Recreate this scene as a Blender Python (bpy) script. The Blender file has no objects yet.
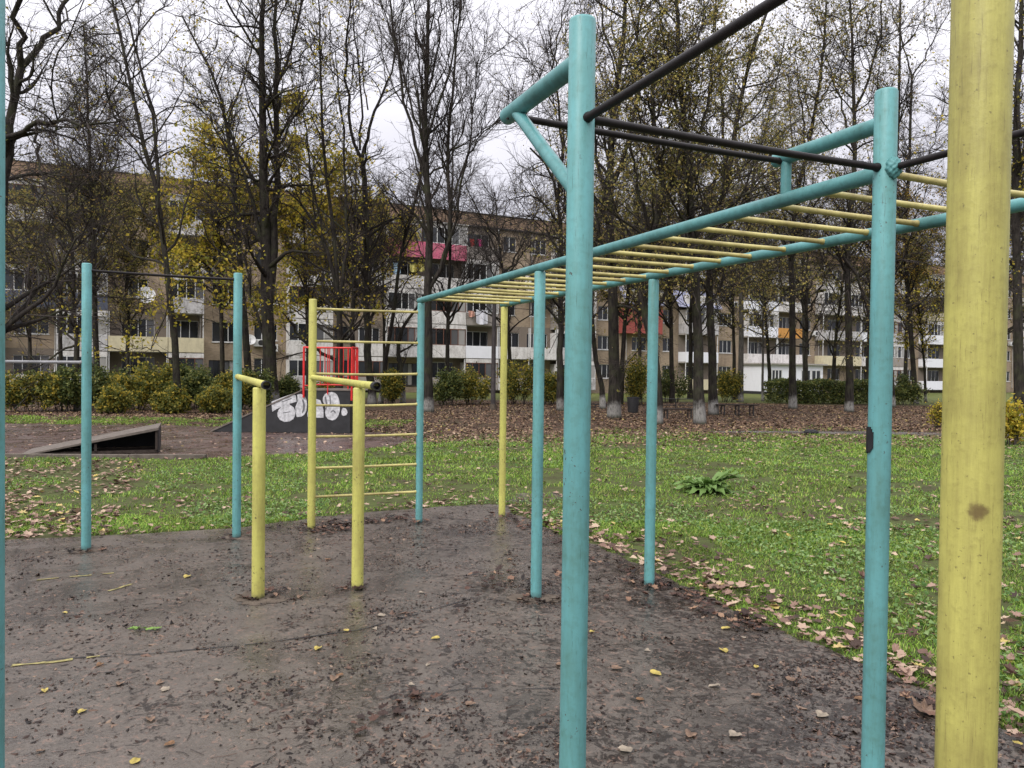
import bpy, math, random
import numpy as np
from mathutils import Matrix, Vector, Euler

C = bpy.context.scene.collection
SC = bpy.context.scene
PI = math.pi

# ------------------------------------------------------------------ camera
F, PITCH, ROLL, EYE = 765.0, 0.017, 0.0121, 1.56
cd = bpy.data.cameras.new('camera'); cam = bpy.data.objects.new('camera', cd); C.objects.link(cam)
cd.sensor_width = 36.0; cd.lens = F / 1024 * 36.0; cd.clip_start = 0.05; cd.clip_end = 3000
MCAM = Matrix.Translation((0, 0, EYE)) @ Euler((PI / 2 - PITCH, 0, 0)).to_matrix().to_4x4() @ Euler((0, 0, ROLL)).to_matrix().to_4x4()
cam.matrix_world = MCAM
SC.camera = cam

# ------------------------------------------------------------------ world, sun, exposure
SUN_EL, SUN_AZ = 42.0, 215.0
w = bpy.data.worlds.new('World'); SC.world = w; w.use_nodes = True
nt = w.node_tree; nt.nodes.clear()
N = nt.nodes.new; LK = nt.links.new
sky = N('ShaderNodeTexSky'); sky.sky_type = 'NISHITA'; sky.sun_disc = False
sky.sun_elevation = math.radians(SUN_EL); sky.sun_rotation = math.radians(SUN_AZ); sky.dust_density = 3.0; sky.air_density = 1.0
hsv = N('ShaderNodeHueSaturation'); hsv.inputs['Saturation'].default_value = 0.10; hsv.inputs['Value'].default_value = 1.0
LK(sky.outputs[0], hsv.inputs['Color'])
tc = N('ShaderNodeTexCoord'); mp = N('ShaderNodeMapping'); mp.inputs['Scale'].default_value = (1, 1, 2.6)
LK(tc.outputs['Generated'], mp.inputs[0])
cl = N('ShaderNodeTexNoise'); cl.inputs['Scale'].default_value = 2.6; cl.inputs['Detail'].default_value = 6; cl.inputs['Roughness'].default_value = .55
LK(mp.outputs[0], cl.inputs['Vector'])
cr = N('ShaderNodeValToRGB'); cr.color_ramp.elements[0].position = .34; cr.color_ramp.elements[1].position = .68
cr.color_ramp.elements[0].color = (4.0, 4.05, 4.9, 1); cr.color_ramp.elements[1].color = (4.9, 4.95, 5.85, 1)
LK(cl.outputs['Fac'], cr.inputs[0])
mx = N('ShaderNodeMix'); mx.data_type = 'RGBA'; mx.inputs[0].default_value = .82
LK(hsv.outputs[0], mx.inputs[6]); LK(cr.outputs[0], mx.inputs[7])
# an overcast sky is about three times brighter overhead than at the horizon
sp = N('ShaderNodeSeparateXYZ'); LK(tc.outputs['Generated'], sp.inputs[0])
er = N('ShaderNodeValToRGB'); er.color_ramp.elements[0].position = .12; er.color_ramp.elements[1].position = .85
er.color_ramp.elements[0].color = (.66, .655, .655, 1); er.color_ramp.elements[1].color = (2.75, 2.66, 2.38, 1); LK(sp.outputs[2], er.inputs[0])
gm = N('ShaderNodeMix'); gm.data_type = 'RGBA'; gm.blend_type = 'MULTIPLY'; gm.inputs[0].default_value = 1.0; gm.clamp_result = False
LK(mx.outputs[2], gm.inputs[6]); LK(er.outputs[0], gm.inputs[7])
bg = N('ShaderNodeBackground'); bg.inputs['Strength'].default_value = 0.105
LK(gm.outputs[2], bg.inputs['Color'])
wo = N('ShaderNodeOutputWorld'); LK(bg.outputs[0], wo.inputs[0])

sd = bpy.data.lights.new('sun', 'SUN'); sd.energy = 1.0; sd.angle = math.radians(25); sd.color = (1, .97, .92)
so = bpy.data.objects.new('sun', sd); C.objects.link(so)
so.rotation_euler = (math.radians(90 - SUN_EL), 0, math.radians(180 - SUN_AZ))
SC.view_settings.view_transform = 'Standard'; SC.view_settings.look = 'None'
SC.view_settings.exposure = 0.90; SC.view_settings.gamma = 1.0; SC.view_settings.use_curve_mapping = False

rng = np.random.default_rng(7); random.seed(7)

# ------------------------------------------------------------------ helpers: picture <-> place
MI = np.array(MCAM)
def ray(px, py):
    d = MI[:3, :3] @ np.array([(px - 512) / F, -(py - 384) / F, -1.0])
    return d
def at(px, py, Y):
    d = ray(px, py); t = Y / d[1]
    return np.array([0, 0, EYE]) + d * t
def gp(px, py, z=0.0):
    d = ray(px, py); t = (z - EYE) / d[2]
    return np.array([0, 0, EYE]) + d * t
def terrain(x, y):
    t = np.clip((np.asarray(y) - 36) / 45.0, 0, 1); return -0.5 * t * t * (3 - 2 * t)

# ------------------------------------------------------------------ helpers: tags and meshes
def tag(o, label=None, cat=None, group=None, kind=None):
    if label: o['label'] = label
    if cat: o['category'] = cat
    if group: o['group'] = group
    if kind: o['kind'] = kind
    return o
def empty(name, loc, rz=0.0):
    o = bpy.data.objects.new(name, None); C.objects.link(o); o.location = tuple(map(float, loc)); o.rotation_euler = (0, 0, rz)
    o.empty_display_size = .2
    return o

class MB:
    """collects shapes into one mesh"""
    def __init__(s): s.v = []; s.f = []; s.sm = []; s.n = 0; s.mi = []; s.cur = 0
    def add(s, V, Fc, smooth=False):
        V = np.asarray(V, float).reshape(-1, 3); s.v.append(V)
        for f in Fc: s.f.append([i + s.n for i in f]); s.sm.append(smooth); s.mi.append(s.cur)
        s.n += len(V)
    def box(s, lo, hi):
        x0, y0, z0 = lo; x1, y1, z1 = hi
        s.add([(x0, y0, z0), (x1, y0, z0), (x1, y1, z0), (x0, y1, z0), (x0, y0, z1), (x1, y0, z1), (x1, y1, z1), (x0, y1, z1)],
              [(0, 3, 2, 1), (4, 5, 6, 7), (0, 1, 5, 4), (1, 2, 6, 5), (2, 3, 7, 6), (3, 0, 4, 7)])
    def obox(s, c, ax, ay, az):
        c, ax, ay, az = [np.asarray(q, float) for q in (c, ax, ay, az)]
        V = [c + a * ax + b * ay + d * az for d in (-1, 1) for a, b in ((-1, -1), (1, -1), (1, 1), (-1, 1))]
        s.add(V, [(0, 3, 2, 1), (4, 5, 6, 7), (0, 1, 5, 4), (1, 2, 6, 5), (2, 3, 7, 6), (3, 0, 4, 7)])
    def quad(s, a, b, c, d): s.add([a, b, c, d], [(0, 1, 2, 3)])
    def poly(s, pts): s.add(pts, [tuple(range(len(pts)))])
    def prism(s, pts, off):
        n = len(pts); P = [np.asarray(p, float) for p in pts]; o = np.asarray(off, float)
        s.add(P + [p + o for p in P], [tuple(range(n))[::-1], tuple(range(n, 2 * n))] + [(i, (i + 1) % n, n + (i + 1) % n, n + i) for i in range(n)])
    def tube(s, pts, r, sides=16, cap0=True, cap1=True, bev=0.0):
        P = np.asarray(pts, float); n = len(P); R = np.full(n, r) if np.isscalar(r) else np.asarray(r, float)
        if bev > 0:
            d = (P[-1] - P[-2]) / np.linalg.norm(P[-1] - P[-2]); e = P[-1].copy()
            P = np.vstack([P[:-1], e - d * bev, e - d * bev * .35, e]); R = np.concatenate([R[:-1], [R[-1], R[-1] * .94, R[-1] * .75]]); n = len(P)
        T = np.gradient(P, axis=0); T /= np.linalg.norm(T, axis=1)[:, None]
        ref = np.array([0, 0, 1.]) if abs(T[0][2]) < .8 else np.array([1., 0, 0])
        V = []
        for i in range(n):
            a = np.cross(T[i], ref); a /= np.linalg.norm(a); b = np.cross(T[i], a)
            th = np.arange(sides) * 2 * PI / sides
            V.append(P[i] + R[i] * (np.cos(th)[:, None] * a + np.sin(th)[:, None] * b))
        V = np.vstack(V)
        Fc = [(i * sides + j, i * sides + (j + 1) % sides, (i + 1) * sides + (j + 1) % sides, (i + 1) * sides + j) for i in range(n - 1) for j in range(sides)]
        s.add(V, [f[::-1] for f in Fc], True)
        if cap0: s.add(V[:sides], [tuple(range(sides))])
        if cap1: s.add(V[-sides:], [tuple(range(sides))[::-1]])
    def build(s, name, mat, parent=None, off=(0, 0, 0)):
        V = np.vstack(s.v) - np.asarray(off, float)
        me = bpy.data.meshes.new(name); me.from_pydata(V.tolist(), [], s.f)
        me.polygons.foreach_set('use_smooth', s.sm)
        mats = mat if isinstance(mat, (list, tuple)) else [mat]
        for m in mats: me.materials.append(m)
        if len(mats) > 1: me.polygons.foreach_set('material_index', s.mi)
        me.update()
        o = bpy.data.objects.new(name, me); C.objects.link(o)
        if parent is not None: o.parent = parent
        return o

def np_mesh(name, V, quads=None, tris=None, mat=None, parent=None, smooth=False, matidx=None):
    """fast mesh from arrays; quads (n,4) and tris (n,3)"""
    V = np.asarray(V, np.float32).reshape(-1, 3); L = []; st = []; tot = []
    k = 0
    if quads is not None and len(quads): L.append(np.asarray(quads).ravel()); st.append(np.arange(len(quads)) * 4); tot.append(np.full(len(quads), 4)); k = len(quads) * 4
    if tris is not None and len(tris): L.append(np.asarray(tris).ravel()); st.append(k + np.arange(len(tris)) * 3); tot.append(np.full(len(tris), 3))
    L = np.concatenate(L).astype(np.int32); st = np.concatenate(st).astype(np.int32); tot = np.concatenate(tot).astype(np.int32)
    me = bpy.data.meshes.new(name); me.vertices.add(len(V)); me.vertices.foreach_set('co', V.ravel())
    me.loops.add(len(L)); me.loops.foreach_set('vertex_index', L)
    me.polygons.add(len(st)); me.polygons.foreach_set('loop_start', st); me.polygons.foreach_set('loop_total', tot)
    me.polygons.foreach_set('use_smooth', np.full(len(st), smooth))
    for m in (mat if isinstance(mat, (list, tuple)) else [mat]): me.materials.append(m)
    if matidx is not None: me.polygons.foreach_set('material_index', np.asarray(matidx, np.int32))
    me.update(calc_edges=True); me.validate()
    o = bpy.data.objects.new(name, me); C.objects.link(o)
    if parent is not None: o.parent = parent
    return o

# ------------------------------------------------------------------ materials
class NM:
    def __init__(s, name):
        s.m = bpy.data.materials.new(name); s.m.use_nodes = True; s.t = s.m.node_tree
        s.b = s.t.nodes['Principled BSDF']; s.out = s.t.nodes['Material Output']
    def n(s, k, **kw):
        o = s.t.nodes.new(k)
        for a, v in kw.items(): setattr(o, a, v)
        return o
    def l(s, a, b): s.t.links.new(a, b)
    def coord(s, kind='Object'): return s.n('ShaderNodeTexCoord').outputs[kind]
    def mapped(s, v, scale=(1, 1, 1), loc=(0, 0, 0)):
        q = s.n('ShaderNodeMapping'); q.inputs['Scale'].default_value = scale; q.inputs['Location'].default_value = loc; s.l(v, q.inputs[0]); return q.outputs[0]
    def noise(s, v, sc, det=4, rough=.55, dist=0):
        q = s.n('ShaderNodeTexNoise'); q.inputs['Scale'].default_value = sc; q.inputs['Detail'].default_value = det; q.inputs['Roughness'].default_value = rough; q.inputs['Distortion'].default_value = dist
        s.l(v, q.inputs['Vector']); return q.outputs['Fac']
    def vor(s, v, sc, out='Distance', feat='F1'):
        q = s.n('ShaderNodeTexVoronoi', feature=feat); q.inputs['Scale'].default_value = sc; s.l(v, q.inputs['Vector']); return q.outputs[out]
    def ramp(s, f, stops, interp='LINEAR'):
        q = s.n('ShaderNodeValToRGB'); e = q.color_ramp.elements; q.color_ramp.interpolation = interp
        while len(e) < len(stops): e.new(.5)
        for i, (p, c) in enumerate(stops):
            e[i].position = p; e[i].color = (c, c, c, 1) if np.isscalar(c) else (*c, 1)
        s.l(f, q.inputs[0]); return q.outputs[0]
    def mix(s, f, a, b, mode='MIX'):
        q = s.n('ShaderNodeMix', data_type='RGBA', blend_type=mode)
        for val, idx in ((f, 0), (a, 6), (b, 7)):
            if hasattr(val, 'is_output'): s.l(val, q.inputs[idx])
            elif idx == 0: q.inputs[0].default_value = val
            else: q.inputs[idx].default_value = (*val, 1)
        return q.outputs[2]
    def math(s, op, a, b=0.0, clamp=False):
        q = s.n('ShaderNodeMath', operation=op, use_clamp=clamp)
        for i, val in enumerate((a, b)):
            if hasattr(val, 'is_output'): s.l(val, q.inputs[i])
            else: q.inputs[i].default_value = val
        return q.outputs[0]
    def xyz(s, v):
        q = s.n('ShaderNodeSeparateXYZ'); s.l(v, q.inputs[0]); return q.outputs
    def col(s, c):
        if hasattr(c, 'is_output'): s.l(c, s.b.inputs['Base Color'])
        else: s.b.inputs['Base Color'].default_value = (*c, 1)
    def rough(s, r):
        if hasattr(r, 'is_output'): s.l(r, s.b.inputs['Roughness'])
        else: s.b.inputs['Roughness'].default_value = r
    def spec(s, v): s.b.inputs['Specular IOR Level'].default_value = v
    def bump(s, h, st=.3, d=.01):
        q = s.n('ShaderNodeBump'); q.inputs['Strength'].default_value = st; q.inputs['Distance'].default_value = d; s.l(h, q.inputs['Height']); s.l(q.outputs[0], s.b.inputs['Normal'])
    def island(s): return s.n('ShaderNodeNewGeometry').outputs['Random Per Island']

def paint(name, base, dark, chip=(.05, .035, .025), grime=.5, rough=.42, streak=True, chipamt=.70):
    """old weathered enamel on steel pipe: vertical dirt streaks, blotches, small chips, bare foot"""
    m = NM(name); c = m.coord(); p = m.mapped(c, (9, 9, 1.1)); 
    f1 = m.noise(p if streak else c, 3.2 if streak else 6, 6, .65); f2 = m.noise(c, 3.0, 5, .6); f3 = m.noise(c, 38, 4, .6)
    k = m.ramp(f1, [(.38, 0), (.66, 1)]); k2 = m.ramp(f2, [(.40, 0), (.64, 1)]); k3 = m.ramp(f3, [(.48, 0), (.66, 1)])
    a = m.math('MULTIPLY', m.math('ADD', m.math('MULTIPLY', k, .45), m.math('ADD', m.math('MULTIPLY', k2, .45), m.math('MULTIPLY', k3, .25))), grime, True)
    col = m.mix(a, base, dark)
    lite = m.ramp(m.noise(c, 1.7, 3, .5), [(.35, .88), (.7, 1.1)])
    col = m.mix(1.0, col, lite, 'MULTIPLY')
    f4 = m.noise(c, 55, 3, .7); f5 = m.noise(c, 5, 2, .5)
    ch = m.math('MULTIPLY', m.ramp(f4, [(chipamt, 0), (chipamt + .03, 1)]), m.ramp(m.math('ADD', f5, m.ramp(m.xyz(c)[2], [(.05, .22), (.45, 0)])), [(.52, 0), (.58, 1)]))
    col = m.mix(ch, col, chip)
    sc_ = m.noise(m.mapped(c, (30, 30, 2.2)), 6, 5, .75); col = m.mix(m.math('MULTIPLY', m.ramp(sc_, [(.60, 0), (.66, 1)]), .55), col, (dark[0] * .55, dark[1] * .55, dark[2] * .55))
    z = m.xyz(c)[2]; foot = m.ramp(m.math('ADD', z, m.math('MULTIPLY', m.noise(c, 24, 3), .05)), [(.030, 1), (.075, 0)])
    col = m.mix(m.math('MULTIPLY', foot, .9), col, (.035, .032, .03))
    m.col(col); m.rough(m.ramp(f2, [(.3, rough - .08), (.7, rough + .2)])); m.bump(m.math('ADD', m.math('MULTIPLY', f3, .6), m.math('MULTIPLY', m.noise(c, 140, 2), .5)), .25, .003); m.spec(.4)
    return m.m
M = {}
M['turq'] = paint('turquoise_paint', (.130, .355, .372), (.08, .19, .165), grime=.85, chipamt=.64)
M['turq_rail'] = paint('turquoise_rail_paint', (.090, .265, .272), (.04, .115, .105), streak=False, grime=.8)
M['yellow'] = paint('yellow_paint', (.50, .46, .11), (.24, .20, .06), grime=.6)
M['lime'] = paint('lime_yellow_paint', (.52, .51, .13), (.27, .23, .07), grime=.7, chipamt=.62)
M['rung'] = paint('cream_yellow_paint', (.52, .46, .17), (.20, .155, .06), streak=False, grime=.8)

def yellow_near():
    m = NM('worn_yellow_paint'); c = m.coord(); xyz = m.xyz(c)
    p = m.mapped(c, (14, 14, .9)); f1 = m.noise(p, 3.5, 8, .72); f2 = m.noise(c, 4.5, 6, .65); f3 = m.noise(c, 90, 3, .6)
    a = m.math('ADD', m.math('MULTIPLY', m.ramp(f1, [(.38, 0), (.68, 1)]), .65), m.math('MULTIPLY', m.ramp(f2, [(.42, 0), (.62, 1)]), .55), True)
    col = m.mix(m.math('MULTIPLY', a, .8), (.465, .44, .12), (.22, .19, .06))
    col = m.mix(m.math('MULTIPLY', m.ramp(f3, [(.54, 0), (.75, 1)]), .35), col, (.19, .165, .05))
    # one rusty bruise facing the court
    q = m.n('ShaderNodeVectorMath', operation='DISTANCE'); m.l(m.mapped(c, (1, 1, 1.1)), q.inputs[0]); q.inputs[1].default_value = (.4616, -4.173, 1.374 * 1.1)
    r = m.ramp(m.math('ADD', q.outputs['Value'], m.math('MULTIPLY', m.noise(c, 110, 3), .02)), [(.018, 1), (.026, 0)])
    col = m.mix(m.math('MULTIPLY', r, .8), col, (.09, .05, .025))
    scr = m.noise(m.mapped(c, (40, 40, 2.0)), 7, 5, .75); col = m.mix(m.math('MULTIPLY', m.ramp(scr, [(.60, 0), (.66, 1)]), .5), col, (.13, .105, .04))
    pit = m.noise(c, 130, 2, .6); col = m.mix(m.math('MULTIPLY', m.ramp(pit, [(.68, 0), (.72, 1)]), .6), col, (.10, .08, .035))
    m.col(col); m.rough(.5); m.spec(.35); m.bump(m.math('ADD', f1, m.math('MULTIPLY', f3, .7)), .3, .003); return m.m
M['yellow_near'] = yellow_near()

def simple(name, base, var=.25, sc=8, rough=.6, spec=.3, bump=.15, dark=None):
    m = NM(name); c = m.coord(); f = m.noise(c, sc, 6, .62)
    d = dark if dark is not None else tuple(x * (1 - var * 1.6) for x in base)
    m.col(m.mix(m.ramp(f, [(.32, 0), (.7, 1)]), d, base)); m.rough(rough); m.spec(spec)
    if bump: m.bump(m.noise(c, sc * 8, 4), bump, .006)
    return m.m
M['bar'] = simple('worn_steel', (.015, .012, .012), .35, 30, .5, .22, .1, (.008, .006, .006))
M['silver'] = simple('bare_steel', (.30, .30, .31), .3, 20, .3, .5, .1); 
M['black'] = simple('black_rubber', (.02, .02, .022), .3, 20, .55)
M['red'] = simple('red_paint', (.66, .028, .026), .2, 9, .38, .45, .08)
M['board'] = simple('black_board', (.030, .030, .033), .3, 5, .55, .35, .15)
M['white_spray'] = simple('white_spray_paint', (.66, .66, .68), .36, 11, .7, .2, .05)
M['grey_spray'] = simple('grey_spray_paint', (.17, .17, .18), .2, 7, .7, .2, .05)
M['deck'] = simple('grey_ramp_board', (.16, .135, .115), .25, 6, .6, .3, .15)
M['old_wood'] = simple('dark_wood', (.055, .042, .035), .35, 14, .75, .2, .3)
M['dark_metal'] = simple('dark_metal', (.035, .034, .036), .3, 14, .5, .4, .1)
M['concrete'] = simple('pale_concrete', (.135, .108, .085), .35, 12, .85, .15, .4)
M['kerb'] = simple('kerb_concrete', (.17, .145, .12), .35, 6, .85, .15, .4)
M['stone'] = simple('dark_stone', (.045, .045, .048), .3, 10, .8, .2, .4)

def bark(name, a, b, white=False, green=.0, wz=.85):
    m = NM(name); c = m.coord(); p = m.mapped(c, (7, 7, 1.6)); f = m.noise(p, 2.2, 7, .7); g = m.noise(c, 2.2, 4, .6)
    col = m.mix(m.ramp(f, [(.38, 0), (.68, 1)]), a, b)
    if green: col = m.mix(m.math('MULTIPLY', m.ramp(g, [(.48, 0), (.66, 1)]), green), col, (.055, .065, .025))
    if white:
        z = m.xyz(c)[2]; e = m.math('ADD', z, m.math('MULTIPLY', m.math('SUBTRACT', m.noise(c, 3.5, 5, .65), .5), .7))
        oi = m.n('ShaderNodeObjectInfo').outputs['Random']; e = m.math('ADD', e, m.math('MULTIPLY', m.math('SUBTRACT', oi, .5), .28)); k = m.ramp(e, [(wz - .16, 1), (wz + .10, 0)]); k = m.math('MULTIPLY', k, m.math('ADD', m.math('MULTIPLY', m.math('FRACT', m.math('MULTIPLY', oi, 7.3)), .4), .58)); k = m.math('MULTIPLY', k, m.ramp(m.noise(p, 4.5, 5, .7), [(.34, .15), (.52, .95)]))
        k = m.math('MULTIPLY', k, m.ramp(z, [(.02, .1), (.16, 1)]))
        col = m.mix(k, col, (.34, .33, .31))
    m.col(col); m.rough(.85); m.spec(.2); m.bump(f, .7, .03); return m.m
M['bark'] = bark('bark', (.011, .009, .008), (.052, .043, .036), green=.4)
M['bark_w'] = bark('bark_whitewashed', (.011, .009, .008), (.048, .040, .034), True, .4, .50)
M['bark_grey'] = bark('grey_bark', (.05, .045, .04), (.13, .12, .105), True, .3, .5)
M['twig'] = simple('twig_bark', (.060, .049, .044), .3, 3, .8, .2, 0)

def leafmat(name, stops, trans=.35, rough=.55):
    m = NM(name); r = m.island(); col = m.ramp(r, stops)
    m.col(col); m.rough(rough); m.spec(.3)
    t = m.n('ShaderNodeBsdfTranslucent'); m.l(col, t.inputs[0])
    x = m.n('ShaderNodeMixShader'); x.inputs[0].default_value = trans
    m.l(m.b.outputs[0], x.inputs[1]); m.l(t.outputs[0], x.inputs[2]); m.l(x.outputs[0], m.out.inputs[0]); return m.m
M['lf_yellow'] = leafmat('autumn_yellow_leaf', [(0, (.17, .18, .03)), (.3, (.33, .31, .04)), (.6, (.54, .43, .05)), (.9, (.70, .54, .08)), (1, (.30, .18, .04))], .6)
M['lf_olive'] = leafmat('olive_leaf', [(0, (.06, .065, .025)), (.35, (.14, .135, .04)), (.65, (.23, .20, .055)), (.85, (.34, .26, .07)), (1, (.18, .10, .045))], .55)
M['lf_brown'] = leafmat('brown_green_leaf', [(0, (.07, .065, .025)), (.25, (.15, .15, .04)), (.5, (.26, .24, .065)), (.7, (.33, .23, .075)), (.88, (.44, .38, .12)), (1, (.55, .45, .13))], .55)
M['lf_orange'] = leafmat('orange_leaf', [(0, (.14, .10, .025)), (.4, (.34, .20, .035)), (.75, (.48, .32, .05)), (1, (.56, .44, .09))])
M['lf_green'] = leafmat('bush_green_leaf', [(0, (.04, .06, .02)), (.5, (.09, .12, .032)), (.85, (.16, .18, .05)), (1, (.30, .27, .06))])
M['lf_mixed'] = leafmat('bush_mixed_leaf', [(0, (.06, .08, .022)), (.4, (.14, .165, .04)), (.65, (.25, .24, .055)), (.85, (.46, .37, .06)), (1, (.58, .42, .06))], .5)
M['lf_dry'] = leafmat('fallen_leaf_mix', [(0, (.04, .024, .018)), (.25, (.13, .075, .055)), (.5, (.27, .17, .13)), (.8, (.42, .30, .225)), (.95, (.46, .35, .25)), (1, (.48, .37, .08))], .12, .6)
M['lf_carpet'] = leafmat('fallen_leaf_carpet', [(0, (.030, .019, .013)), (.35, (.095, .054, .035)), (.7, (.18, .108, .068)), (.9, (.26, .175, .11)), (.97, (.36, .26, .15)), (1, (.42, .33, .09))], .1, .65)
M['lf_wet'] = leafmat('wet_dark_leaf', [(0, (.007, .005, .004)), (.45, (.018, .010, .008)), (.75, (.050, .027, .019)), (.92, (.13, .078, .055)), (1, (.24, .17, .12))], .02, .6)
M['grass'] = leafmat('grass_blade', [(0, (.05, .10, .014)), (.3, (.12, .225, .026)), (.65, (.21, .335, .05)), (.88, (.31, .39, .09)), (1, (.36, .30, .13))], .35, .5)
def vary(mat, a, b, sc):
    t = mat.node_tree; bs = t.nodes['Principled BSDF']; src = bs.inputs['Base Color'].links[0].from_socket; q = t.nodes.new('ShaderNodeTexCoord'); n = t.nodes.new('ShaderNodeTexNoise'); n.inputs['Scale'].default_value = sc; n.inputs['Detail'].default_value = 5; n.inputs['Roughness'].default_value = .65
    t.links.new(q.outputs['Object'], n.inputs['Vector']); r = t.nodes.new('ShaderNodeValToRGB'); r.color_ramp.elements[0].position = .36; r.color_ramp.elements[1].position = .66; r.color_ramp.elements[0].color = (*a, 1); r.color_ramp.elements[1].color = (*b, 1); t.links.new(n.outputs['Fac'], r.inputs[0])
    m = t.nodes.new('ShaderNodeMix'); m.data_type = 'RGBA'; m.blend_type = 'MULTIPLY'; m.inputs[0].default_value = 1; t.links.new(src, m.inputs[6]); t.links.new(r.outputs[0], m.inputs[7])
    for n_ in t.nodes:
        if n_.bl_idname in ('ShaderNodeBsdfPrincipled', 'ShaderNodeBsdfTranslucent'): t.links.new(m.outputs[2], n_.inputs[0])
vary(M['grass'], (.72, .70, .60), (1.30, 1.36, 1.15), 1.1)
M['weed'] = leafmat('weed_leaf', [(0, (.06, .13, .025)), (.5, (.13, .23, .055)), (1, (.28, .38, .15))], .3, .45)

# ------------------------------------------------------------------ ground
def ground_mat():
    m = NM('park_ground'); c = m.coord(); x, y, z = m.xyz(c)
    n1 = m.noise(c, .35, 5, .6); n2 = m.noise(c, 2.2, 6, .65); n3 = m.noise(c, 14, 5, .65); v = m.vor(c, 11, 'Color'); vs = m.n('ShaderNodeSeparateColor'); m.l(v, vs.inputs[0])
    grass = m.mix(m.ramp(n2, [(.35, 0), (.65, 1)]), (.05, .05, .022), (.075, .10, .028)); grass = m.mix(m.ramp(n3, [(.52, 0), (.66, 1)]), grass, (.06, .042, .028))
    leaf = m.mix(vs.outputs[0], (.045, .028, .020), (.12, .075, .05)); leaf = m.mix(m.ramp(n2, [(.50, 0), (.64, .7)]), leaf, (.055, .07, .022)); leaf = m.mix(m.ramp(n3, [(.40, .6), (.62, 0)]), leaf, (.03, .02, .016))
    far = m.mix(m.ramp(n2, [(.4, 0), (.6, 1)]), (.06, .085, .022), (.12, .12, .035))
    yy = m.math('ADD', y, m.math('MULTIPLY', m.math('SUBTRACT', n1, .5), 6.0)); yy = m.math('ADD', yy, m.math('MULTIPLY', m.math('SUBTRACT', n2, .5), 3.0))
    yn = m.math('ADD', yy, m.math('MULTIPLY', m.math('MINIMUM', x, 10.0), -.12))
    k1 = m.ramp(m.math('DIVIDE', yn, 100.0), [(.180, 0), (.205, 1)])
    k2 = m.ramp(m.math('DIVIDE', yy, 100.0), [(.40, 0), (.43, 1)])
    col = m.mix(k2, m.mix(k1, grass, leaf), far)
    m.col(col); m.rough(.9); m.spec(.15); m.bump(n3, .6, .03); return m.m
def sheet(name, xs, ys, mat, dz=0.0, kind='structure', jit=0.0):
    X, Y = np.meshgrid(xs, ys); Z = terrain(X, Y) + dz + (rng.normal(0, jit, X.shape) if jit else 0)
    V = np.stack([X, Y, Z], -1).reshape(-1, 3); nx = len(xs); i, j = np.meshgrid(np.arange(nx - 1), np.arange(len(ys) - 1)); a = (j * nx + i).ravel()
    o = np_mesh(name, V, np.stack([a, a + 1, a + nx + 1, a + nx], 1), None, mat, None, True); o['kind'] = kind; return o
M['ground'] = ground_mat()
sheet('ground', np.concatenate([[-900, -300, -120], np.arange(-60, 140, 4.0), [200, 400, 900]]), np.concatenate([[-200, -60, -20], np.arange(-8, 130, 3.0), [180, 400, 1500]]), M['ground'])

def asphalt_mat(name, a, b, wet, mushx=.02):
    m = NM(name); c = m.coord(); n1 = m.noise(c, .8, 6, .6); n2 = m.noise(c, 3.5, 7, .68); n3 = m.noise(c, 45, 4, .7); n4 = m.noise(c, 170, 3, .6); n5 = m.noise(m.mapped(c, (1, 1, 1), (7, 3, 0)), 1.6, 7, .7, .8)
    col = m.mix(m.ramp(n2, [(.34, 0), (.66, 1)]), a, b)
    col = m.mix(m.math('MULTIPLY', m.ramp(n5, [(.50, 0), (.60, 1)]), .62), col, wet)
    col = m.mix(m.math('MULTIPLY', m.ramp(n1, [(.44, 0), (.62, 1)]), .5), col, (.125, .104, .088))
    col = m.mix(m.math('MULTIPLY', m.ramp(n3, [(.52, 0), (.66, 1)]), .5), col, (.035, .026, .023))
    col = m.mix(m.math('MULTIPLY', m.ramp(n4, [(.60, 0), (.72, 1)]), .4), col, (.22, .19, .17))
    pebb = m.ramp(m.vor(c, 60), [(.06, 1), (.14, 0)]); col = m.mix(m.math('MULTIPLY', pebb, .28), col, (.21, .175, .155))
    # rotted leaf mush trodden into the surface
    d1 = m.noise(m.mapped(c, (1, 1, 1), (3, 9, 0)), 15, 9, .78, 1.2); d2 = m.noise(m.mapped(c, (1, 1, 1), (1, 5, 0)), 1.1, 4, .6); x = m.xyz(c)[0]
    dm = m.math('ADD', d1, m.math('MULTIPLY', m.math('SUBTRACT', d2, .5), .35)); dm = m.math('ADD', dm, m.math('MULTIPLY', m.math('MINIMUM', m.math('MAXIMUM', x, -3.0), 1.0), mushx))
    col = m.mix(m.math('MULTIPLY', m.ramp(dm, [(.515, 0), (.55, 1)]), .85), col, (.012, .008, .006))
    d3 = m.noise(m.mapped(c, (1, 1, 1), (8, 2, 0)), 26, 6, .7, .8); col = m.mix(m.math('MULTIPLY', m.ramp(d3, [(.57, 0), (.61, 1)]), .6), col, (.20, .13, .10))
    m.col(col); m.rough(m.ramp(n5, [(.34, .58), (.54, .20)])); m.l(m.ramp(n5, [(.36, .14), (.56, .48)]), m.b.inputs['Specular IOR Level']); m.bump(m.math('ADD', m.math('MULTIPLY', n3, .8), m.math('ADD', m.math('MULTIPLY', n4, .4), m.math('MULTIPLY', n2, 1.0))), .30, .010); return m.m
M['asphalt'] = asphalt_mat('court_asphalt', (.064, .055, .046), (.112, .096, .081), (.029, .025, .021), .026)
M['asphalt_pad'] = asphalt_mat('pad_asphalt', (.080, .050, .045), (.115, .078, .070), (.045, .028, .026))
M['gravel'] = asphalt_mat('path_gravel', (.13, .12, .115), (.21, .195, .185), (.10, .08, .07))

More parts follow.
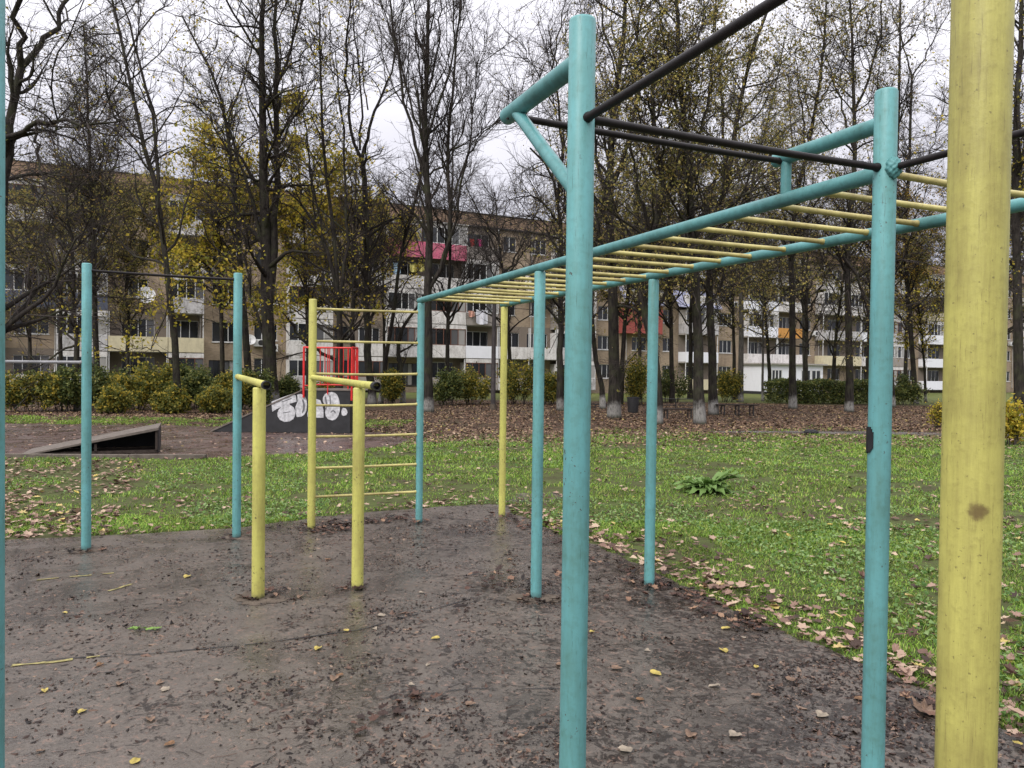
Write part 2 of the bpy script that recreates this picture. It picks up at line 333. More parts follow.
edge = [(-7.6, 6.3), (-4.6, 6.75), (-3.4, 7.1), (-2.55, 7.48), (-2.05, 8.0), (-1.03, 8.6), (-.45, 8.85), (-.05, 8.9), (.02, 8.4), (.28, 7.9), (.42, 7.4), (.72, 6.95), (1.0, 6.3), (1.28, 5.6), (1.55, 4.85), (1.88, 4.18), (2.08, 3.75), (2.2, 3.25), (2.35, 2.6), (2.7, 1.4), (3.2, -.5), (3.8, -4)]
def smooth_edge(E, n=6, j=.02):
    E = np.array(E); out = []
    for i in range(len(E) - 1):
        for k in range(n): out.append(E[i] + (E[i + 1] - E[i]) * k / n + rng.normal(0, j, 2))
    out.append(E[-1]); return np.array(out)
EDGE = smooth_edge(edge)
def slab_sheet(name, poly, mat, top, depth=.05):
    mb = MB(); P = [(p[0], p[1], top) for p in poly]; mb.poly(P)
    n = len(P)
    mb.add(P + [(p[0], p[1], top - depth) for p in P], [(i, n + i, n + (i + 1) % n, (i + 1) % n) for i in range(n)])
    o = mb.build(name, mat); o['kind'] = 'structure'; return o
court_poly = np.vstack([EDGE, [(3.8, -9), (-12, -9), (-12, 6.0)]])[::-1]
slab_sheet('asphalt_court', court_poly, M['asphalt'], .004, .03)
# skate pad with its kerb
padL, padR = -34.0, -4.6
pad = [(padL, 12.75), (-9, 12.95), (-4.9, 13.2), (-3.6, 14.2), (-2.4, 15.4), (-2.2, 16.8), (-3.0, 18.6), (-4.4, 19.8), (-9, 20.3), (padL, 20.0)]
slab_sheet('skate_pad', smooth_edge(pad + [pad[0]], 5, .05)[:-1], M['asphalt_pad'], .004, .03)
mb = MB()
ks = np.array([(padL, 12.62), (-14, 12.7), (-9, 12.82), (-5.2, 13.02)])
for i in range(len(ks) - 1):
    L = np.linalg.norm(ks[i + 1] - ks[i]); m_ = max(1, int(L / 1.0)); d = (ks[i + 1] - ks[i]) / L
    for k in range(m_):
        a = ks[i] + d * (L * k / m_ + .006); b = ks[i] + d * (L * (k + 1) / m_ - .006); c = (a + b) / 2; dz = rng.normal(0, .006)
        mb.obox((c[0], c[1], .02 + dz), (*(d * np.linalg.norm(b - a) / 2), 0), (-d[1] * .06, d[0] * .06, 0), (0, 0, .05))
o = mb.build('kerb', M['kerb']); o['kind'] = 'structure'
slab_sheet('gravel_path', smooth_edge([(5.2, 20.6), (9, 21.2), (14, 20.9), (30, 19.0), (30, 17.9), (14, 19.7), (9, 20.1), (5.4, 20.1), (5.2, 20.6)], 6, .09)[:-1][::-1], M['gravel'], .006, .02)
slab_sheet('bare_patch', smooth_edge([(-.05, 9.2), (.1, 9.7), (.55, 9.9), (.7, 9.55), (.45, 9.1), (.1, 8.95), (-.05, 9.2)], 5, .03)[:-1][::-1], M['asphalt'], .004, .02)

# joints, worn yellow court lines, pale patches
def strip(mb, P, wdt, z, gap=0.0, brk=.0):
    P = np.array(P)
    for i in range(len(P) - 1):
        L = np.linalg.norm(P[i + 1] - P[i]); n = max(2, int(L / .06)); d = (P[i + 1] - P[i]) / L; q = np.array([-d[1], d[0]])
        pts = [P[i] + d * L * k / n + q * rng.normal(0, wdt * .15) for k in range(n + 1)]; ws = np.abs(rng.normal(wdt, wdt * .3, n + 1)) / 2
        for k in range(n):
            if rng.random() < brk: continue
            a, b = pts[k], pts[k + 1]
            mb.quad((*(a - q * ws[k]), z), (*(b - q * ws[k + 1]), z), (*(b + q * ws[k + 1]), z), (*(a + q * ws[k]), z))
def g2(px, py): return gp(px, py)[:2]
mb = MB(); strip(mb, [g2(-20, 672), g2(60, 660), g2(150, 655), g2(256, 645), g2(360, 631), g2(470, 600)], .009, .0085, brk=.12)
strip(mb, [g2(380, 700), g2(470, 690), g2(560, 690)], .006, .0085, brk=.3)
o = mb.build('asphalt_joint', M['black']); o['kind'] = 'structure'
mb = MB(); strip(mb, [g2(-10, 594), g2(14, 591), g2(26, 582), g2(80, 577), g2(125, 573)], .022, .0085, brk=.45); strip(mb, [g2(-5, 668), g2(45, 664), g2(100, 657)], .024, .0085, brk=.55); strip(mb, [g2(108, 592), g2(132, 585)], .02, .0085, brk=.5)
m_ = simple('worn_line_paint', (.38, .33, .13), .5, 30, .7); o = mb.build('painted_line', m_); o['kind'] = 'structure'

# ------------------------------------------------------------------ gym frames
UP = np.array([math.sin(-.4098), math.cos(-.4098)])      # along the ladder, away from the camera
NN = np.array([UP[1], -UP[0]])                            # along the rungs, to the right
P8 = np.array([.182, 5.222]); P9 = P8 + NN * .918; P6 = P8 + UP * 2.799; P7 = P6 + NN * .918; P11 = P8 - UP * 2.777; PR = P11 + NN * .918
P10 = np.array([.186, 2.166]); P12 = P10 - UP * 1.178; P13 = P11 - UP * 1.178
P5 = np.array([-1.935, 7.413]); P4 = np.array([-1.082, 5.415]); P3 = np.array([-1.697, 5.139]); P2 = np.array([-2.502, 6.969]); P1 = np.array([-3.577, 6.43]); P0 = P1 * 2 - P2
def p3(p, z): return np.array([p[0], p[1], z])
def pipe(root, name, pts, r, mat, sides=20, bev=0.0, caps=(True, True)):
    mb = MB(); mb.tube(pts, r, sides, caps[0], caps[1], bev); return mb.build(name, mat, root, root.location)
def bar(root, name, a, b, r, mat, ra, rb, sag=0.0):
    a, b = np.asarray(a, float), np.asarray(b, float); L = np.linalg.norm(b - a); u = (b - a) / L; z = np.array([0, 0, 1.]); P, Q = [], []
    for t, k in ((0, 1), (ra - .002, 1.28), (ra + .006, 1.22), (ra + .013, 1.02), (L * .3, 1), (L * .5, 1), (L * .7, 1), (L - rb - .013, 1.02), (L - rb - .006, 1.22), (L - rb + .002, 1.28), (L, 1)):
        P.append(a + u * t - z * sag * math.sin(PI * t / L)); Q.append(r * k * (1 + rng.normal(0, .05) * (k > 1.1)))
    mb = MB(); mb.tube(P, Q, 14); return mb.build(name, mat, root, root.location)
def post(root, p, h, r, mat, lean=0):
    return pipe(root, 'post', [p3(p, -.1), p3(p, .4), p3(p, h * .6), p3(p, h)], r, mat, 28, bev=.010)
def footing(root, p, r, z=.0075):
    mb = MB(); n = 26; th = np.arange(n) * 2 * PI / n; rr = r * (1 + .22 * np.sin(th * 2 + p[0] * 9) + rng.normal(0, .10, n))
    ring = [(p[0] + rr[i] * math.cos(th[i]) * 1.3, p[1] + rr[i] * math.sin(th[i]), .0065) for i in range(n)]
    mb.add(ring + [(p[0], p[1], .014)], [(i, (i + 1) % n, n) for i in range(n)], True)
    return mb.build('footing', M['concrete'], root, root.location)

rig = empty('climbing_frame', (P8[0], P8[1], 0))
tag(rig, 'turquoise and yellow climbing frame with overhead monkey bars on dark asphalt', 'climbing frame')
HR = 2.24; RC = HR + .028
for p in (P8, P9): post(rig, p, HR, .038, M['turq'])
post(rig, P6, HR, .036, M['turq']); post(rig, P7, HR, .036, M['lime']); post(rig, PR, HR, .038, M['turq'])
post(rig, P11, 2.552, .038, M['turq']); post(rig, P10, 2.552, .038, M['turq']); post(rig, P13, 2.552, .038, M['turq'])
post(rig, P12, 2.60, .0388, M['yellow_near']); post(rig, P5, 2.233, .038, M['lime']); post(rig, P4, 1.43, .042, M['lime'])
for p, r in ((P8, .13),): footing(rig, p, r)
e0, e1 = P6 + UP * .06, P7 + UP * .06
def rail(a, b):
    n = 8; return pipe(rig, 'rail', [p3(a + (b - a) * i / n, RC) for i in range(n + 1)], .0285, M['turq_rail'], 22)
rail(e0, P11 + UP * .0); rail(e1, PR - UP * .06)
for k in range(-11, 10):
    t = .21 + .283 * k
    if t < -2.8: continue
    a = P8 - UP * t; b = P9 - UP * t; dz = rng.normal(0, .002)
    bar(rig, 'rung', p3(a + NN * .006, RC + dz), p3(b - NN * .006, RC + dz + rng.normal(0, .003)), .0125, M['rung'], .0225, .0225, rng.uniform(0, .006))
for z in (2.14, 1.826, 1.513, 1.206, .90, .593, .312):
    bar(rig, 'wall_bar', p3(P5, z), p3(P6, z + .006), .0122, M['rung'], .038, .036, rng.uniform(0, .012))
ZB = 2.275
bar(rig, 'pull_up_bar', p3(P10, ZB), p3(P11, ZB + .005), .0118, M['bar'], .0385, .0385, .004)
bar(rig, 'pull_up_bar', p3(P10, ZB - .01), p3(P12, ZB), .0118, M['bar'], .0385, .0385, .004)
bar(rig, 'pull_up_bar', p3(P11, ZB), p3(P13, ZB), .0118, M['bar'], .0385, .0385, .004)
q10, q11 = P10 + UP * .49, P11 + UP * .49
bar(rig, 'pull_up_bar', p3(q10 - NN * .02, 2.425), p3(q11 + NN * .02, 2.425), .0118, M['bar'], .0385, .0385, .004)
for p, zc in ((P10, 2.438), (P11, 2.438)):
    b = pipe(rig, 'bracket_arm', [p3(p, zc), p3(p + UP * .28, zc), p3(p + UP * .535, zc)], .0285, M['turq_rail'], 22)
    if p is P10: pts = [p3(p + UP * .005, 2.055), p3(p + UP * .23, 2.24), p3(p + UP * .455, 2.43)]
    else: pts = [p3(p + UP * .475, RC + .01), p3(p + UP * .475, 2.35), p3(p + UP * .475, 2.43)]
    mb = MB(); mb.tube(pts, .021, 18); s_ = mb.build('strut', M['turq_rail'], b, rig.location)
db = pipe(rig, 'dip_bar', [p3(P5, 1.475), p3(P4, 1.455), p3(P4 + (P4 - P5) / np.linalg.norm(P4 - P5) * .50, 1.452)], .0255, M['lime'])
def endcap(parent, a, d, z, root):
    mb = MB(); p = p3(a, z); D = np.array([d[0], d[1], 0]); r0 = .0275
    mb.tube([p, p + D * .085], r0, 20, True, False); mb.tube([p + D * .085, p + D * .03], r0 - .006, 20, False, True)
    th = np.arange(20) * 2 * PI / 20; s_ = np.array([-d[1], d[0], 0]); u_ = np.array([0, 0, 1.]); q = p + D * .085
    ro = [q + r0 * (np.cos(t) * s_ + np.sin(t) * u_) for t in th]; ri = [q + (r0 - .006) * (np.cos(t) * s_ + np.sin(t) * u_) for t in th]
    mb.add(ro + ri, [(i, (i + 1) % 20, 20 + (i + 1) % 20, 20 + i) for i in range(20)])
    mb.build('end_cap', M['black'], parent, root.location)
d4 = (P4 - P5) / np.linalg.norm(P4 - P5); endcap(db, P4 + d4 * .47, d4, 1.452, rig)
# welded lump on the post and a scrap of black tape below it
import bmesh
def lump(name, c, r, mat, parent, root, sx=(1, 1, 1)):
    bm = bmesh.new(); bmesh.ops.create_icosphere(bm, subdivisions=4, radius=1)
    V = np.array([v.co[:] for v in bm.verts]); k = 1 + .10 * np.sin(V[:, 0] * 9 + 1) * np.sin(V[:, 2] * 11) + .06 * np.sin(V[:, 1] * 17 + V[:, 2] * 13)
    V = V * k[:, None] * np.array(sx) * r + np.array(c) - np.array(root.location); Fc = [[v.index for v in f.verts] for f in bm.faces]; bm.free()
    mb = MB(); mb.add(V, Fc, True); return mb.build(name, mat, parent)
dv = -P11 / np.linalg.norm(P11)
lump('weld', p3(P11 - UP * .036 + dv * .006, ZB - .002), .027, M['turq_rail'], rig, rig, (1, .8, 1.35))
mb = MB(); mb.tube([p3(P11, 1.285), p3(P11, 1.30), p3(P11, 1.36), p3(P11, 1.372)], .0395, 28)
V = np.vstack(mb.v); 
ang = math.atan2(dv[1], dv[0]); mb = MB()
for i in range(8):                                   # a torn strip wound a third of the way round
    a0 = ang - 1.62 + i * .14; a1 = a0 + .14; e = abs(i - 3) / 4; z0 = 1.29 + .018 * max(0, e - .3) + .004 * math.sin(i * 2.1); z1 = 1.381 - .022 * max(0, e - .3) + .004 * math.sin(i * 1.3 + 1); r0, r1 = .0383, .0425
    pr = [(P11[0] + r * math.cos(a), P11[1] + r * math.sin(a), 0) for a, r in ((a0, r0), (a1, r0), (a1, r1), (a0, r1))]
    mb.prism([(x, y, z0) for x, y, _ in pr], (0, 0, z1 - z0))
mb.build('tape', M['black'], rig, rig.location)

pu = empty('pull_up_frame', (P1[0], P1[1], 0))
tag(pu, 'low turquoise pull-up frame with steel bars and a yellow dip bar on asphalt', 'pull-up bars')
for p in (P1, P2, P0): post(pu, p, 2.42, .038, M['turq'])
post(pu, P3, 1.43, .0425, M['lime'])
for p, r in ((P1, .11), (P2, .10), (P3, .14)): footing(pu, p, r)
bar(pu, 'pull_up_bar', p3(P1, 2.36), p3(P2, 2.36), .0118, M['bar'], .0385, .0385, .004)
bar(pu, 'pull_up_bar', p3(P0, 1.59), p3(P1, 1.59), .0125, M['silver'], .0385, .0385, .004)
db = pipe(pu, 'dip_bar', [p3(P2, 1.478), p3(P3, 1.457), p3(P3 + (P3 - P2) / np.linalg.norm(P3 - P2) * .40, 1.453)], .0255, M['lime'])
d3 = (P3 - P2) / np.linalg.norm(P3 - P2); endcap(db, P3 + d3 * .37, d3, 1.453, pu)
np_ = empty('steel_post', (-1.172, 1.7, 0)); tag(np_, 'nearest turquoise steel post, cut off by the left edge of the photo', 'post')
post(np_, np.array([-1.172, 1.7]), 2.42, .038, M['turq'])

# ------------------------------------------------------------------ skate ramps
ra = gp(20, 457.5); rang = math.radians(22.5); RL = 2.12; h1 = .47
rp = empty('skate_ramp', (ra[0], ra[1], 0), rang); tag(rp, 'low wedge skate ramp with grey deck and open dark side by the kerb', 'skate ramp')
W1 = 1.25; th = .045; xl, xr, y0, y1 = 0.0, RL, 0.0, W1
mb = MB(); mb.prism([(xl, y0 - .03, .012), (xr, y0 - .03, h1 - th), (xr, y0 - .03, h1), (xl - .04, y0 - .03, .03)], (0, W1 + .06, 0)); mb.build('deck', M['deck'], rp)
mb = MB()
for f in (.02, .5, .98):
    yy = y0 + f * (W1 - .05); mb.prism([(xl + .15, yy, .02), (xr - .02, yy, .02), (xr - .02, yy, .07), (xl + .3, yy, .07)], (0, .04, 0))
mb.build('base_beam', M['old_wood'], rp)
for fx in (.53, .985):
    for fy in (0, 1):
        mb = MB(); x = xl + (xr - xl) * fx; hh = h1 * fx - th - .005
        mb.box((x - .02, y0 + fy * (W1 - .05) + .002, .07), (x + .02, y0 + fy * (W1 - .05) + .04, hh)); mb.build('upright', M['old_wood'], rp)
mb = MB(); mb.box((xr - .018, y0 + .05, .02), (xr, y1 - .05, h1 - th - .004)); mb.build('end_panel', M['board'], rp)
mb = MB(); mb.prism([(xl + .35, y1 - .10, .03), (xr - .05, y1 - .10, .03), (xr - .05, y1 - .10, h1 - th - .03)], (0, .02, 0)); mb.build('back_panel', M['board'], rp)

D2 = 18.45
def f2(px, py): q = at(px, py, D2); return (q[0], q[2])
xt, _ = f2(214, 432); xp, _ = f2(303, 389); xe, _ = f2(350, 400); H2 = 1.06; W2 = 1.3
rb = empty('skate_ramp', ((xt + xe) / 2, D2, 0)); tag(rb, 'tall black skate ramp with white graffiti and red guard rail', 'skate ramp')
mb = MB(); mb.prism([(xt, D2, .01), (xe, D2, .01), (xe, D2, H2 - .03), (xp, D2, H2 - .03), (xt - .02, D2, .025)], (0, W2, 0)); mb.build('body', M['board'], rb, rb.location)
mb = MB(); mb.prism([(xt - .05, D2 - .02, .012), (xp, D2 - .02, H2 - .028), (xp, D2 - .02, H2), (xt - .1, D2 - .02, .03)], (0, W2 + .04, 0)); mb.prism([(xp + .002, D2 - .02, H2 - .028), (xe + .02, D2 - .02, H2 - .028), (xe + .02, D2 - .02, H2), (xp + .002, D2 - .02, H2)], (0, W2 + .04, 0)); mb.build('deck', M['deck'], rb, rb.location)
G1 = [[(220, 500), (300, 468), (375, 443), (390, 460), (395, 500), (345, 515), (350, 524), (375, 540), (386, 565), (385, 595), (372, 622), (345, 638), (310, 641), (280, 628), (264, 605), (261, 580), (270, 556), (290, 537), (255, 552), (225, 571)],
      [(398, 452), (425, 446), (447, 456), (462, 480), (468, 520), (464, 562), (450, 590), (430, 604), (396, 608), (386, 565), (388, 535), (402, 500), (402, 470)],
      [(472, 605), (470, 585), (480, 545), (500, 500), (530, 480), (560, 490), (572, 520), (583, 560), (583, 612), (530, 612)],
      [(580, 470), (592, 448), (615, 436), (640, 432), (662, 438), (680, 455), (693, 490), (698, 530), (696, 565), (685, 602), (668, 622), (645, 631), (615, 622), (598, 600), (594, 575), (600, 548), (590, 520), (578, 495)],
      [(713, 548), (722, 543), (738, 548), (748, 562), (750, 578), (742, 594), (722, 599), (711, 594), (708, 570)]]
G2 = [[(432, 490), (440, 480), (449, 500), (454, 530), (450, 562), (438, 582), (432, 575), (440, 545), (440, 515)], [(624, 458), (632, 458), (636, 520), (628, 522)], [(632, 575), (640, 562), (652, 558), (664, 566), (670, 580), (664, 582), (652, 567), (641, 572), (637, 580)], [(590, 470), (600, 462), (612, 520), (604, 560), (598, 510)], [(505, 540), (520, 528), (532, 560), (520, 575)], [(300, 575), (350, 568), (352, 573), (302, 580)], [(290, 500), (360, 474), (362, 479), (292, 505)]]
def gpoly(L, y, t): 
    mb = MB()
    for p in L:
        pts = [f2(240 + u / 6.98, 330 + v / 6.98) for u, v in p]; mb.prism([(x, y, z) for x, z in pts][::-1], (0, t, 0))
    return mb
gpoly(G1, D2 - .004, .003).build('graffiti', M['white_spray'], rb, rb.location); gpoly(G2, D2 - .0075, .003).build('graffiti_lines', M['grey_spray'], rb, rb.location)
gr = MB(); xs_ = [f2(304, 390)[0], f2(328, 390)[0], f2(352, 390)[0]]; zt = f2(330, 347)[1]
yb = D2 + .62
for x, z0 in zip(xs_, (.86, H2 - .12, .80)): gr.tube([(x, D2 - .035, z0), (x, D2 - .035, zt)], .026 if x != xs_[1] else .014, 12)
gr.tube([(xs_[2] - .09, D2 - .03, H2 + .02), (xs_[2] - .09, D2 - .03, zt)], .02, 10); gr.tube([(xs_[0], D2 - .035, zt - .02), (xs_[2], D2 - .035, zt - .02)], .021, 12); gr.tube([(xs_[0], D2 - .035, H2 + .09), (xs_[0] + .28, D2 - .035, H2 + .09)], .014, 12)
GR = gr.build('guard_rail', M['red'], rb, rb.location)
g = MB()
for x in (xs_[0], xs_[2]): g.tube([(x, yb, H2), (x, yb, zt)], .024, 12)
g.tube([(xs_[0], yb, zt), (xs_[2], yb, zt)], .021, 12); g.tube([(xs_[0], yb, H2 + .1), (xs_[2], yb, H2 + .1)], .018, 12)
g.tube([(xs_[2], D2, zt - .005), (xs_[2], yb, zt)], .021, 12); g.tube([(xs_[0], D2, zt - .005), (xs_[0], yb, zt)], .021, 12); g.tube([(xs_[2], D2, H2 + .1), (xs_[2], yb, H2 + .1)], .018, 12)
g.build('back_rail', M['red'], rb, rb.location)
for i in range(9):
    g = MB(); x = xs_[0] + (xs_[2] - xs_[0]) * (i + 1) / 10; g.tube([(x, yb, H2 + .1), (x, yb, zt)], .011, 8); g.build('baluster', M['red'], GR, rb.location)
for i in range(3):
    g = MB(); y = D2 + .62 * (i + 1) / 4; g.tube([(xs_[2], y, H2 + .1), (xs_[2], y, zt)], .011, 8); g.build('baluster', M['red'], GR, rb.location)

# ------------------------------------------------------------------ apartment blocks
def brickmat(name, a, b, mortar):
    m = NM(name); c = m.coord('Object'); xyz = m.xyz(c); cb = m.n('ShaderNodeCombineXYZ'); m.l(m.math('ADD', xyz[0], xyz[1]), cb.inputs[0]); m.l(xyz[2], cb.inputs[1])
    q = m.n('ShaderNodeTexBrick'); q.inputs['Scale'].default_value = 1.0; q.inputs['Brick Width'].default_value = .26; q.inputs['Row Height'].default_value = .077; q.inputs['Mortar Size'].default_value = .008
    q.inputs['Color1'].default_value = (*a, 1); q.inputs['Color2'].default_value = (*b, 1); q.inputs['Mortar'].default_value = (*mortar, 1); m.l(cb.outputs[0], q.inputs['Vector'])
    f = m.noise(m.mapped(c, (1, 1, .35)), .8, 6, .65); g = m.noise(c, 4, 5, .6)
    col = m.mix(m.math('MULTIPLY', m.ramp(f, [(.42, 0), (.7, 1)]), .55), q.outputs['Color'], (.10, .075, .055)); col = m.mix(m.math('MULTIPLY', m.ramp(g, [(.55, 0), (.75, 1)]), .3), col, (.34, .27, .19))
    m.col(col); m.rough(.85); m.spec(.15); return m.m
M['brick'] = brickmat('tan_brick', (.28, .21, .145), (.37, .285, .20), (.31, .27, .22)); M['brick_roof'] = brickmat('roof_band_brick', (.22, .14, .095), (.29, .195, .13), (.24, .19, .15))
def plaster(name, base, dirt=(.14, .12, .10), amt=.75):
    m = NM(name); c = m.coord(); f = m.noise(m.mapped(c, (2.2, 2.2, .7)), 1.6, 7, .68); g = m.noise(c, 6, 5, .65)
    k = m.math('ADD', m.math('MULTIPLY', m.ramp(f, [(.42, 0), (.72, 1)]), .7), m.math('MULTIPLY', m.ramp(g, [(.5, 0), (.72, 1)]), .45), True)
    m.col(m.mix(m.math('MULTIPLY', k, amt), base, dirt)); m.rough(.8); m.spec(.2); return m.m
M['white_p'] = plaster('stained_white_panel', (.64, .62, .61)); M['white_q'] = plaster('streaked_white_panel', (.50, .49, .50), (.10, .085, .07), 1.0); M['cream_p'] = plaster('cream_panel', (.58, .52, .36), amt=.4); M['pink_p'] = plaster('pink_panel', (.50, .11, .19), (.34, .20, .20), .85)
M['slate_p'] = plaster('slate_blue_panel', (.085, .095, .13), (.05, .05, .06), .5); M['orange_p'] = plaster('orange_panel', (.50, .25, .07), (.25, .13, .05), .5); M['red_p'] = plaster('red_painted_brick', (.30, .075, .065), (.20, .07, .055), .6)
M['lav_roof'] = plaster('lavender_metal_roof', (.33, .34, .46), (.20, .21, .27), .4); M['grey_p'] = plaster('grey_plaster', (.30, .27, .25)); M['shop_white'] = plaster('clean_white_wall', (.72, .73, .78), (.4, .4, .42), .2)
M['frame_w'] = simple('white_window_frame', (.68, .68, .68), .15, 3, .5, .4, 0); M['roof'] = simple('bitumen_roof', (.05, .048, .05), .3, 1, .9, .1, 0); M['slab'] = plaster('slab_edge', (.36, .34, .32))
M['frame_b'] = simple('brown_window_frame', (.16, .07, .045), .2, 3, .6, .3, 0)
def glassmat():
    m = NM('window_glass'); r = m.island(); m.col(m.ramp(r, [(0, (.012, .014, .016)), (.55, (.03, .032, .036)), (.72, (.10, .10, .105)), (.86, (.30, .29, .28)), (1, (.40, .38, .36))], 'CONSTANT')); m.rough(.08); m.spec(.5); return m.m
M['glass'] = glassmat()
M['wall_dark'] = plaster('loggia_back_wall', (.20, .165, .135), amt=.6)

A0 = np.array([-34.2, 51.05]); EV = np.array([.8920, .4526]); EV /= np.linalg.norm(EV); RZ = math.atan2(EV[1], EV[0])
def zf(k): return 0.0 if k == 0 else 2.72 + 2.817 * (k - 1)
ZR = 14.0; ZTOP = 15.26
class Block:
    def __init__(s, name, s0, s1, label):
        s.o = A0 + EV * s0; s.root = empty(name, (s.o[0], s.o[1], 0), RZ); tag(s.root, label, 'building'); s.s0 = s0; s.s1 = s1; s.wall = MB(); s.L = s1 - s0; s.inner = MB()
    def hole(s, a, b, z0, z1, holes, mb=None):
        """front wall panel a..b, z0..z1 at y=0 with rectangular openings"""
        mb = mb or s.wall; holes = sorted(holes); x = a
        for (h0, h1, q0, q1) in holes:
            if h0 > x: mb.quad((x, 0, z0), (h0, 0, z0), (h0, 0, z1), (x, 0, z1))
            mb.quad((h0, 0, z0), (h1, 0, z0), (h1, 0, q0), (h0, 0, q0)); mb.quad((h0, 0, q1), (h1, 0, q1), (h1, 0, z1), (h0, 0, z1)); R = .16
            mb.quad((h0, 0, q0), (h1, 0, q0), (h1, R, q0), (h0, R, q0)); mb.quad((h0, R, q1), (h1, R, q1), (h1, 0, q1), (h0, 0, q1))
            mb.quad((h0, 0, q0), (h0, R, q0), (h0, R, q1), (h0, 0, q1)); mb.quad((h1, R, q0), (h1, 0, q0), (h1, 0, q1), (h1, R, q1)); x = h1
        if x < b: mb.quad((x, 0, z0), (b, 0, z0), (b, 0, z1), (x, 0, z1))
    def window(s, h0, h1, q0, q1, y=.12, n=None, parent=None, mat=None, door=False):
        n = n or max(1, round((h1 - h0) / .6)); fr = MB(); t = .05; pn = MB()
        fr.box((h0, y - .03, q0), (h1, y + .03, q0 + t)); fr.box((h0, y - .03, q1 - t), (h1, y + .03, q1))
        for i in range(n + 1):
            x = h0 + (h1 - h0) * i / n; fr.box((max(h0, x - t / 2), y - .032, q0 + t), (min(h1, x + t / 2), y + .032, q1 - t))
        for i in range(n):
            x0 = h0 + (h1 - h0) * i / n; x1 = h0 + (h1 - h0) * (i + 1) / n; pn.quad((x0, y + .01, q0), (x1, y + .01, q0), (x1, y + .01, q1), (x0, y + .01, q1))
        fr.box((h0 - .06, -.06, q0 - .06), (h1 + .06, y - .034, q0 - .004)) if y > 0 else None
        w_ = fr.build('window', mat or M['frame_w'], parent or s.root); pn.build('pane', M['glass'], w_); return w_
    def bay(s, a, b, k, typ, col=None, **kw):
        a -= s.s0; b -= s.s0; z0 = zf(k); z1 = zf(k + 1) if k < 4 else ZR; c = (a + b) / 2; wd = b - a
        if typ in ('W', 'W3', 'W2'):
            ww = min(wd - .5, {'W': 1.7, 'W3': 2.0, 'W2': 1.25}[typ]); off = kw.get('off', 0); h = (c + off - ww / 2, c + off + ww / 2, z0 + .98, z0 + 2.3)
            if kw.get('high'): h = (h[0], h[1], z0 + .75, z0 + 2.25)
            s.hole(a, b, z0, z1, [h]); s.window(*h, n=3 if typ == 'W3' else None)
        elif typ == 'B': s.hole(a, b, z0, z1, [])
        elif typ == 'G':                                   # dark opening behind a grille
            h = (c - wd * .36, c + wd * .36, z0 + .25, z0 + 2.1); s.hole(a, b, z0, z1, [h]); s.window(*h, n=6, mat=M['dark_metal'])
        else:
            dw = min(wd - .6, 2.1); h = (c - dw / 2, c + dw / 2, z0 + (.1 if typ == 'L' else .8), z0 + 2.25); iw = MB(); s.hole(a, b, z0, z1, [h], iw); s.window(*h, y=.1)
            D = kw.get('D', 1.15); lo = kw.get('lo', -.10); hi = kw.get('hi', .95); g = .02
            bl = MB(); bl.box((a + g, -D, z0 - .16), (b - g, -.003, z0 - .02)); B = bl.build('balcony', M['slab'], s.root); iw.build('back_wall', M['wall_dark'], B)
            pr = MB(); pr.box((a + g, -D - .06, z0 + lo), (b - g, -D - .003, z0 + hi)); pr.box((a + g, -D + .0, z0 + lo + .09), (a + g + .06, -.004, z0 + hi - .002)); pr.box((b - g - .06, -D + .0, z0 + lo + .09), (b - g, -.004, z0 + hi - .002))
            pr.build('parapet', M[col or random.choice(['white_p'] * 5 + ['grey_p', 'shop_white', 'cream_p', 'white_q', 'white_q'])], B)
            if typ == 'E':
                zz = z1 - .17 if k < 4 else z0 + 2.62; hd = zz - .32
                hp = MB(); hp.box((a + g, -D - .05, hd), (b - g, -D + .01, zz)); 
                if k == 4: hp.box((a - .1, -D - .2, zz + .003), (b + .1, -.004, zz + .08))
                hp.build('header', M[kw.get('head', 'white_p')], B)
                s.window(a + g + .03, b - g - .03, z0 + hi + .004, hd - .004, y=-D - .02, n=max(2, round(wd / kw.get('mull', .62))), parent=B, mat=M[kw.get('fr', random.choice(['frame_w'] * 4 + ['frame_b']))])
                for x in (a + g, b - g - .05):
                    e = MB(); e.box((x, -D + .04, z0 + hi + .004), (x + .05, -.005, hd)); e.build('side_panel', M['white_p'], B)
            else:
                for x in (a + g + .02, b - g - .08):
                    e = MB(); e.box((x, -D + .02, z0 + hi + .002), (x + .06, -D + .08, z1 - .165)); e.build('balcony_post', M['frame_w'], B)
    def finish(s):
        W = s.wall; L = s.L; dp = 11.0; zb = -1.0
        W.quad((0, dp, zb), (0, 0, zb), (0, 0, ZR), (0, dp, ZR)); W.quad((L, 0, zb), (L, dp, zb), (L, dp, ZR), (L, 0, ZR)); W.quad((L, dp, zb), (0, dp, zb), (0, dp, ZR), (L, dp, ZR)); W.quad((0, 0, zb), (L, 0, zb), (L, 0, 0), (0, 0, 0))
        W.build('wall', M['brick'], s.root); 
        r = MB(); r.box((-.02, -.25, ZR + .003), (L + .02, dp + .2, ZR + .12)); s_ = r.build('roof', M['roof'], s.root)
        p = MB(); p.box((0, -.10, ZR + .123), (L, .2, ZTOP - .06)); p.box((0, dp - .2, ZR + .123), (L, dp + .1, ZTOP - .06)); p.box((-.0, .203, ZR + .123), (.2, dp - .203, ZTOP - .06)); p.box((L - .2, .203, ZR + .123), (L, dp - .203, ZTOP - .06)); p.build('roof_band', M['brick_roof'], s.root)
        c = MB(); c.box((-.04, -.16, ZTOP - .057), (L + .04, .26, ZTOP)); c.box((-.04, dp - .26, ZTOP - .057), (L + .04, dp + .16, ZTOP)); c.build('coping', M['dark_metal'], s.root)
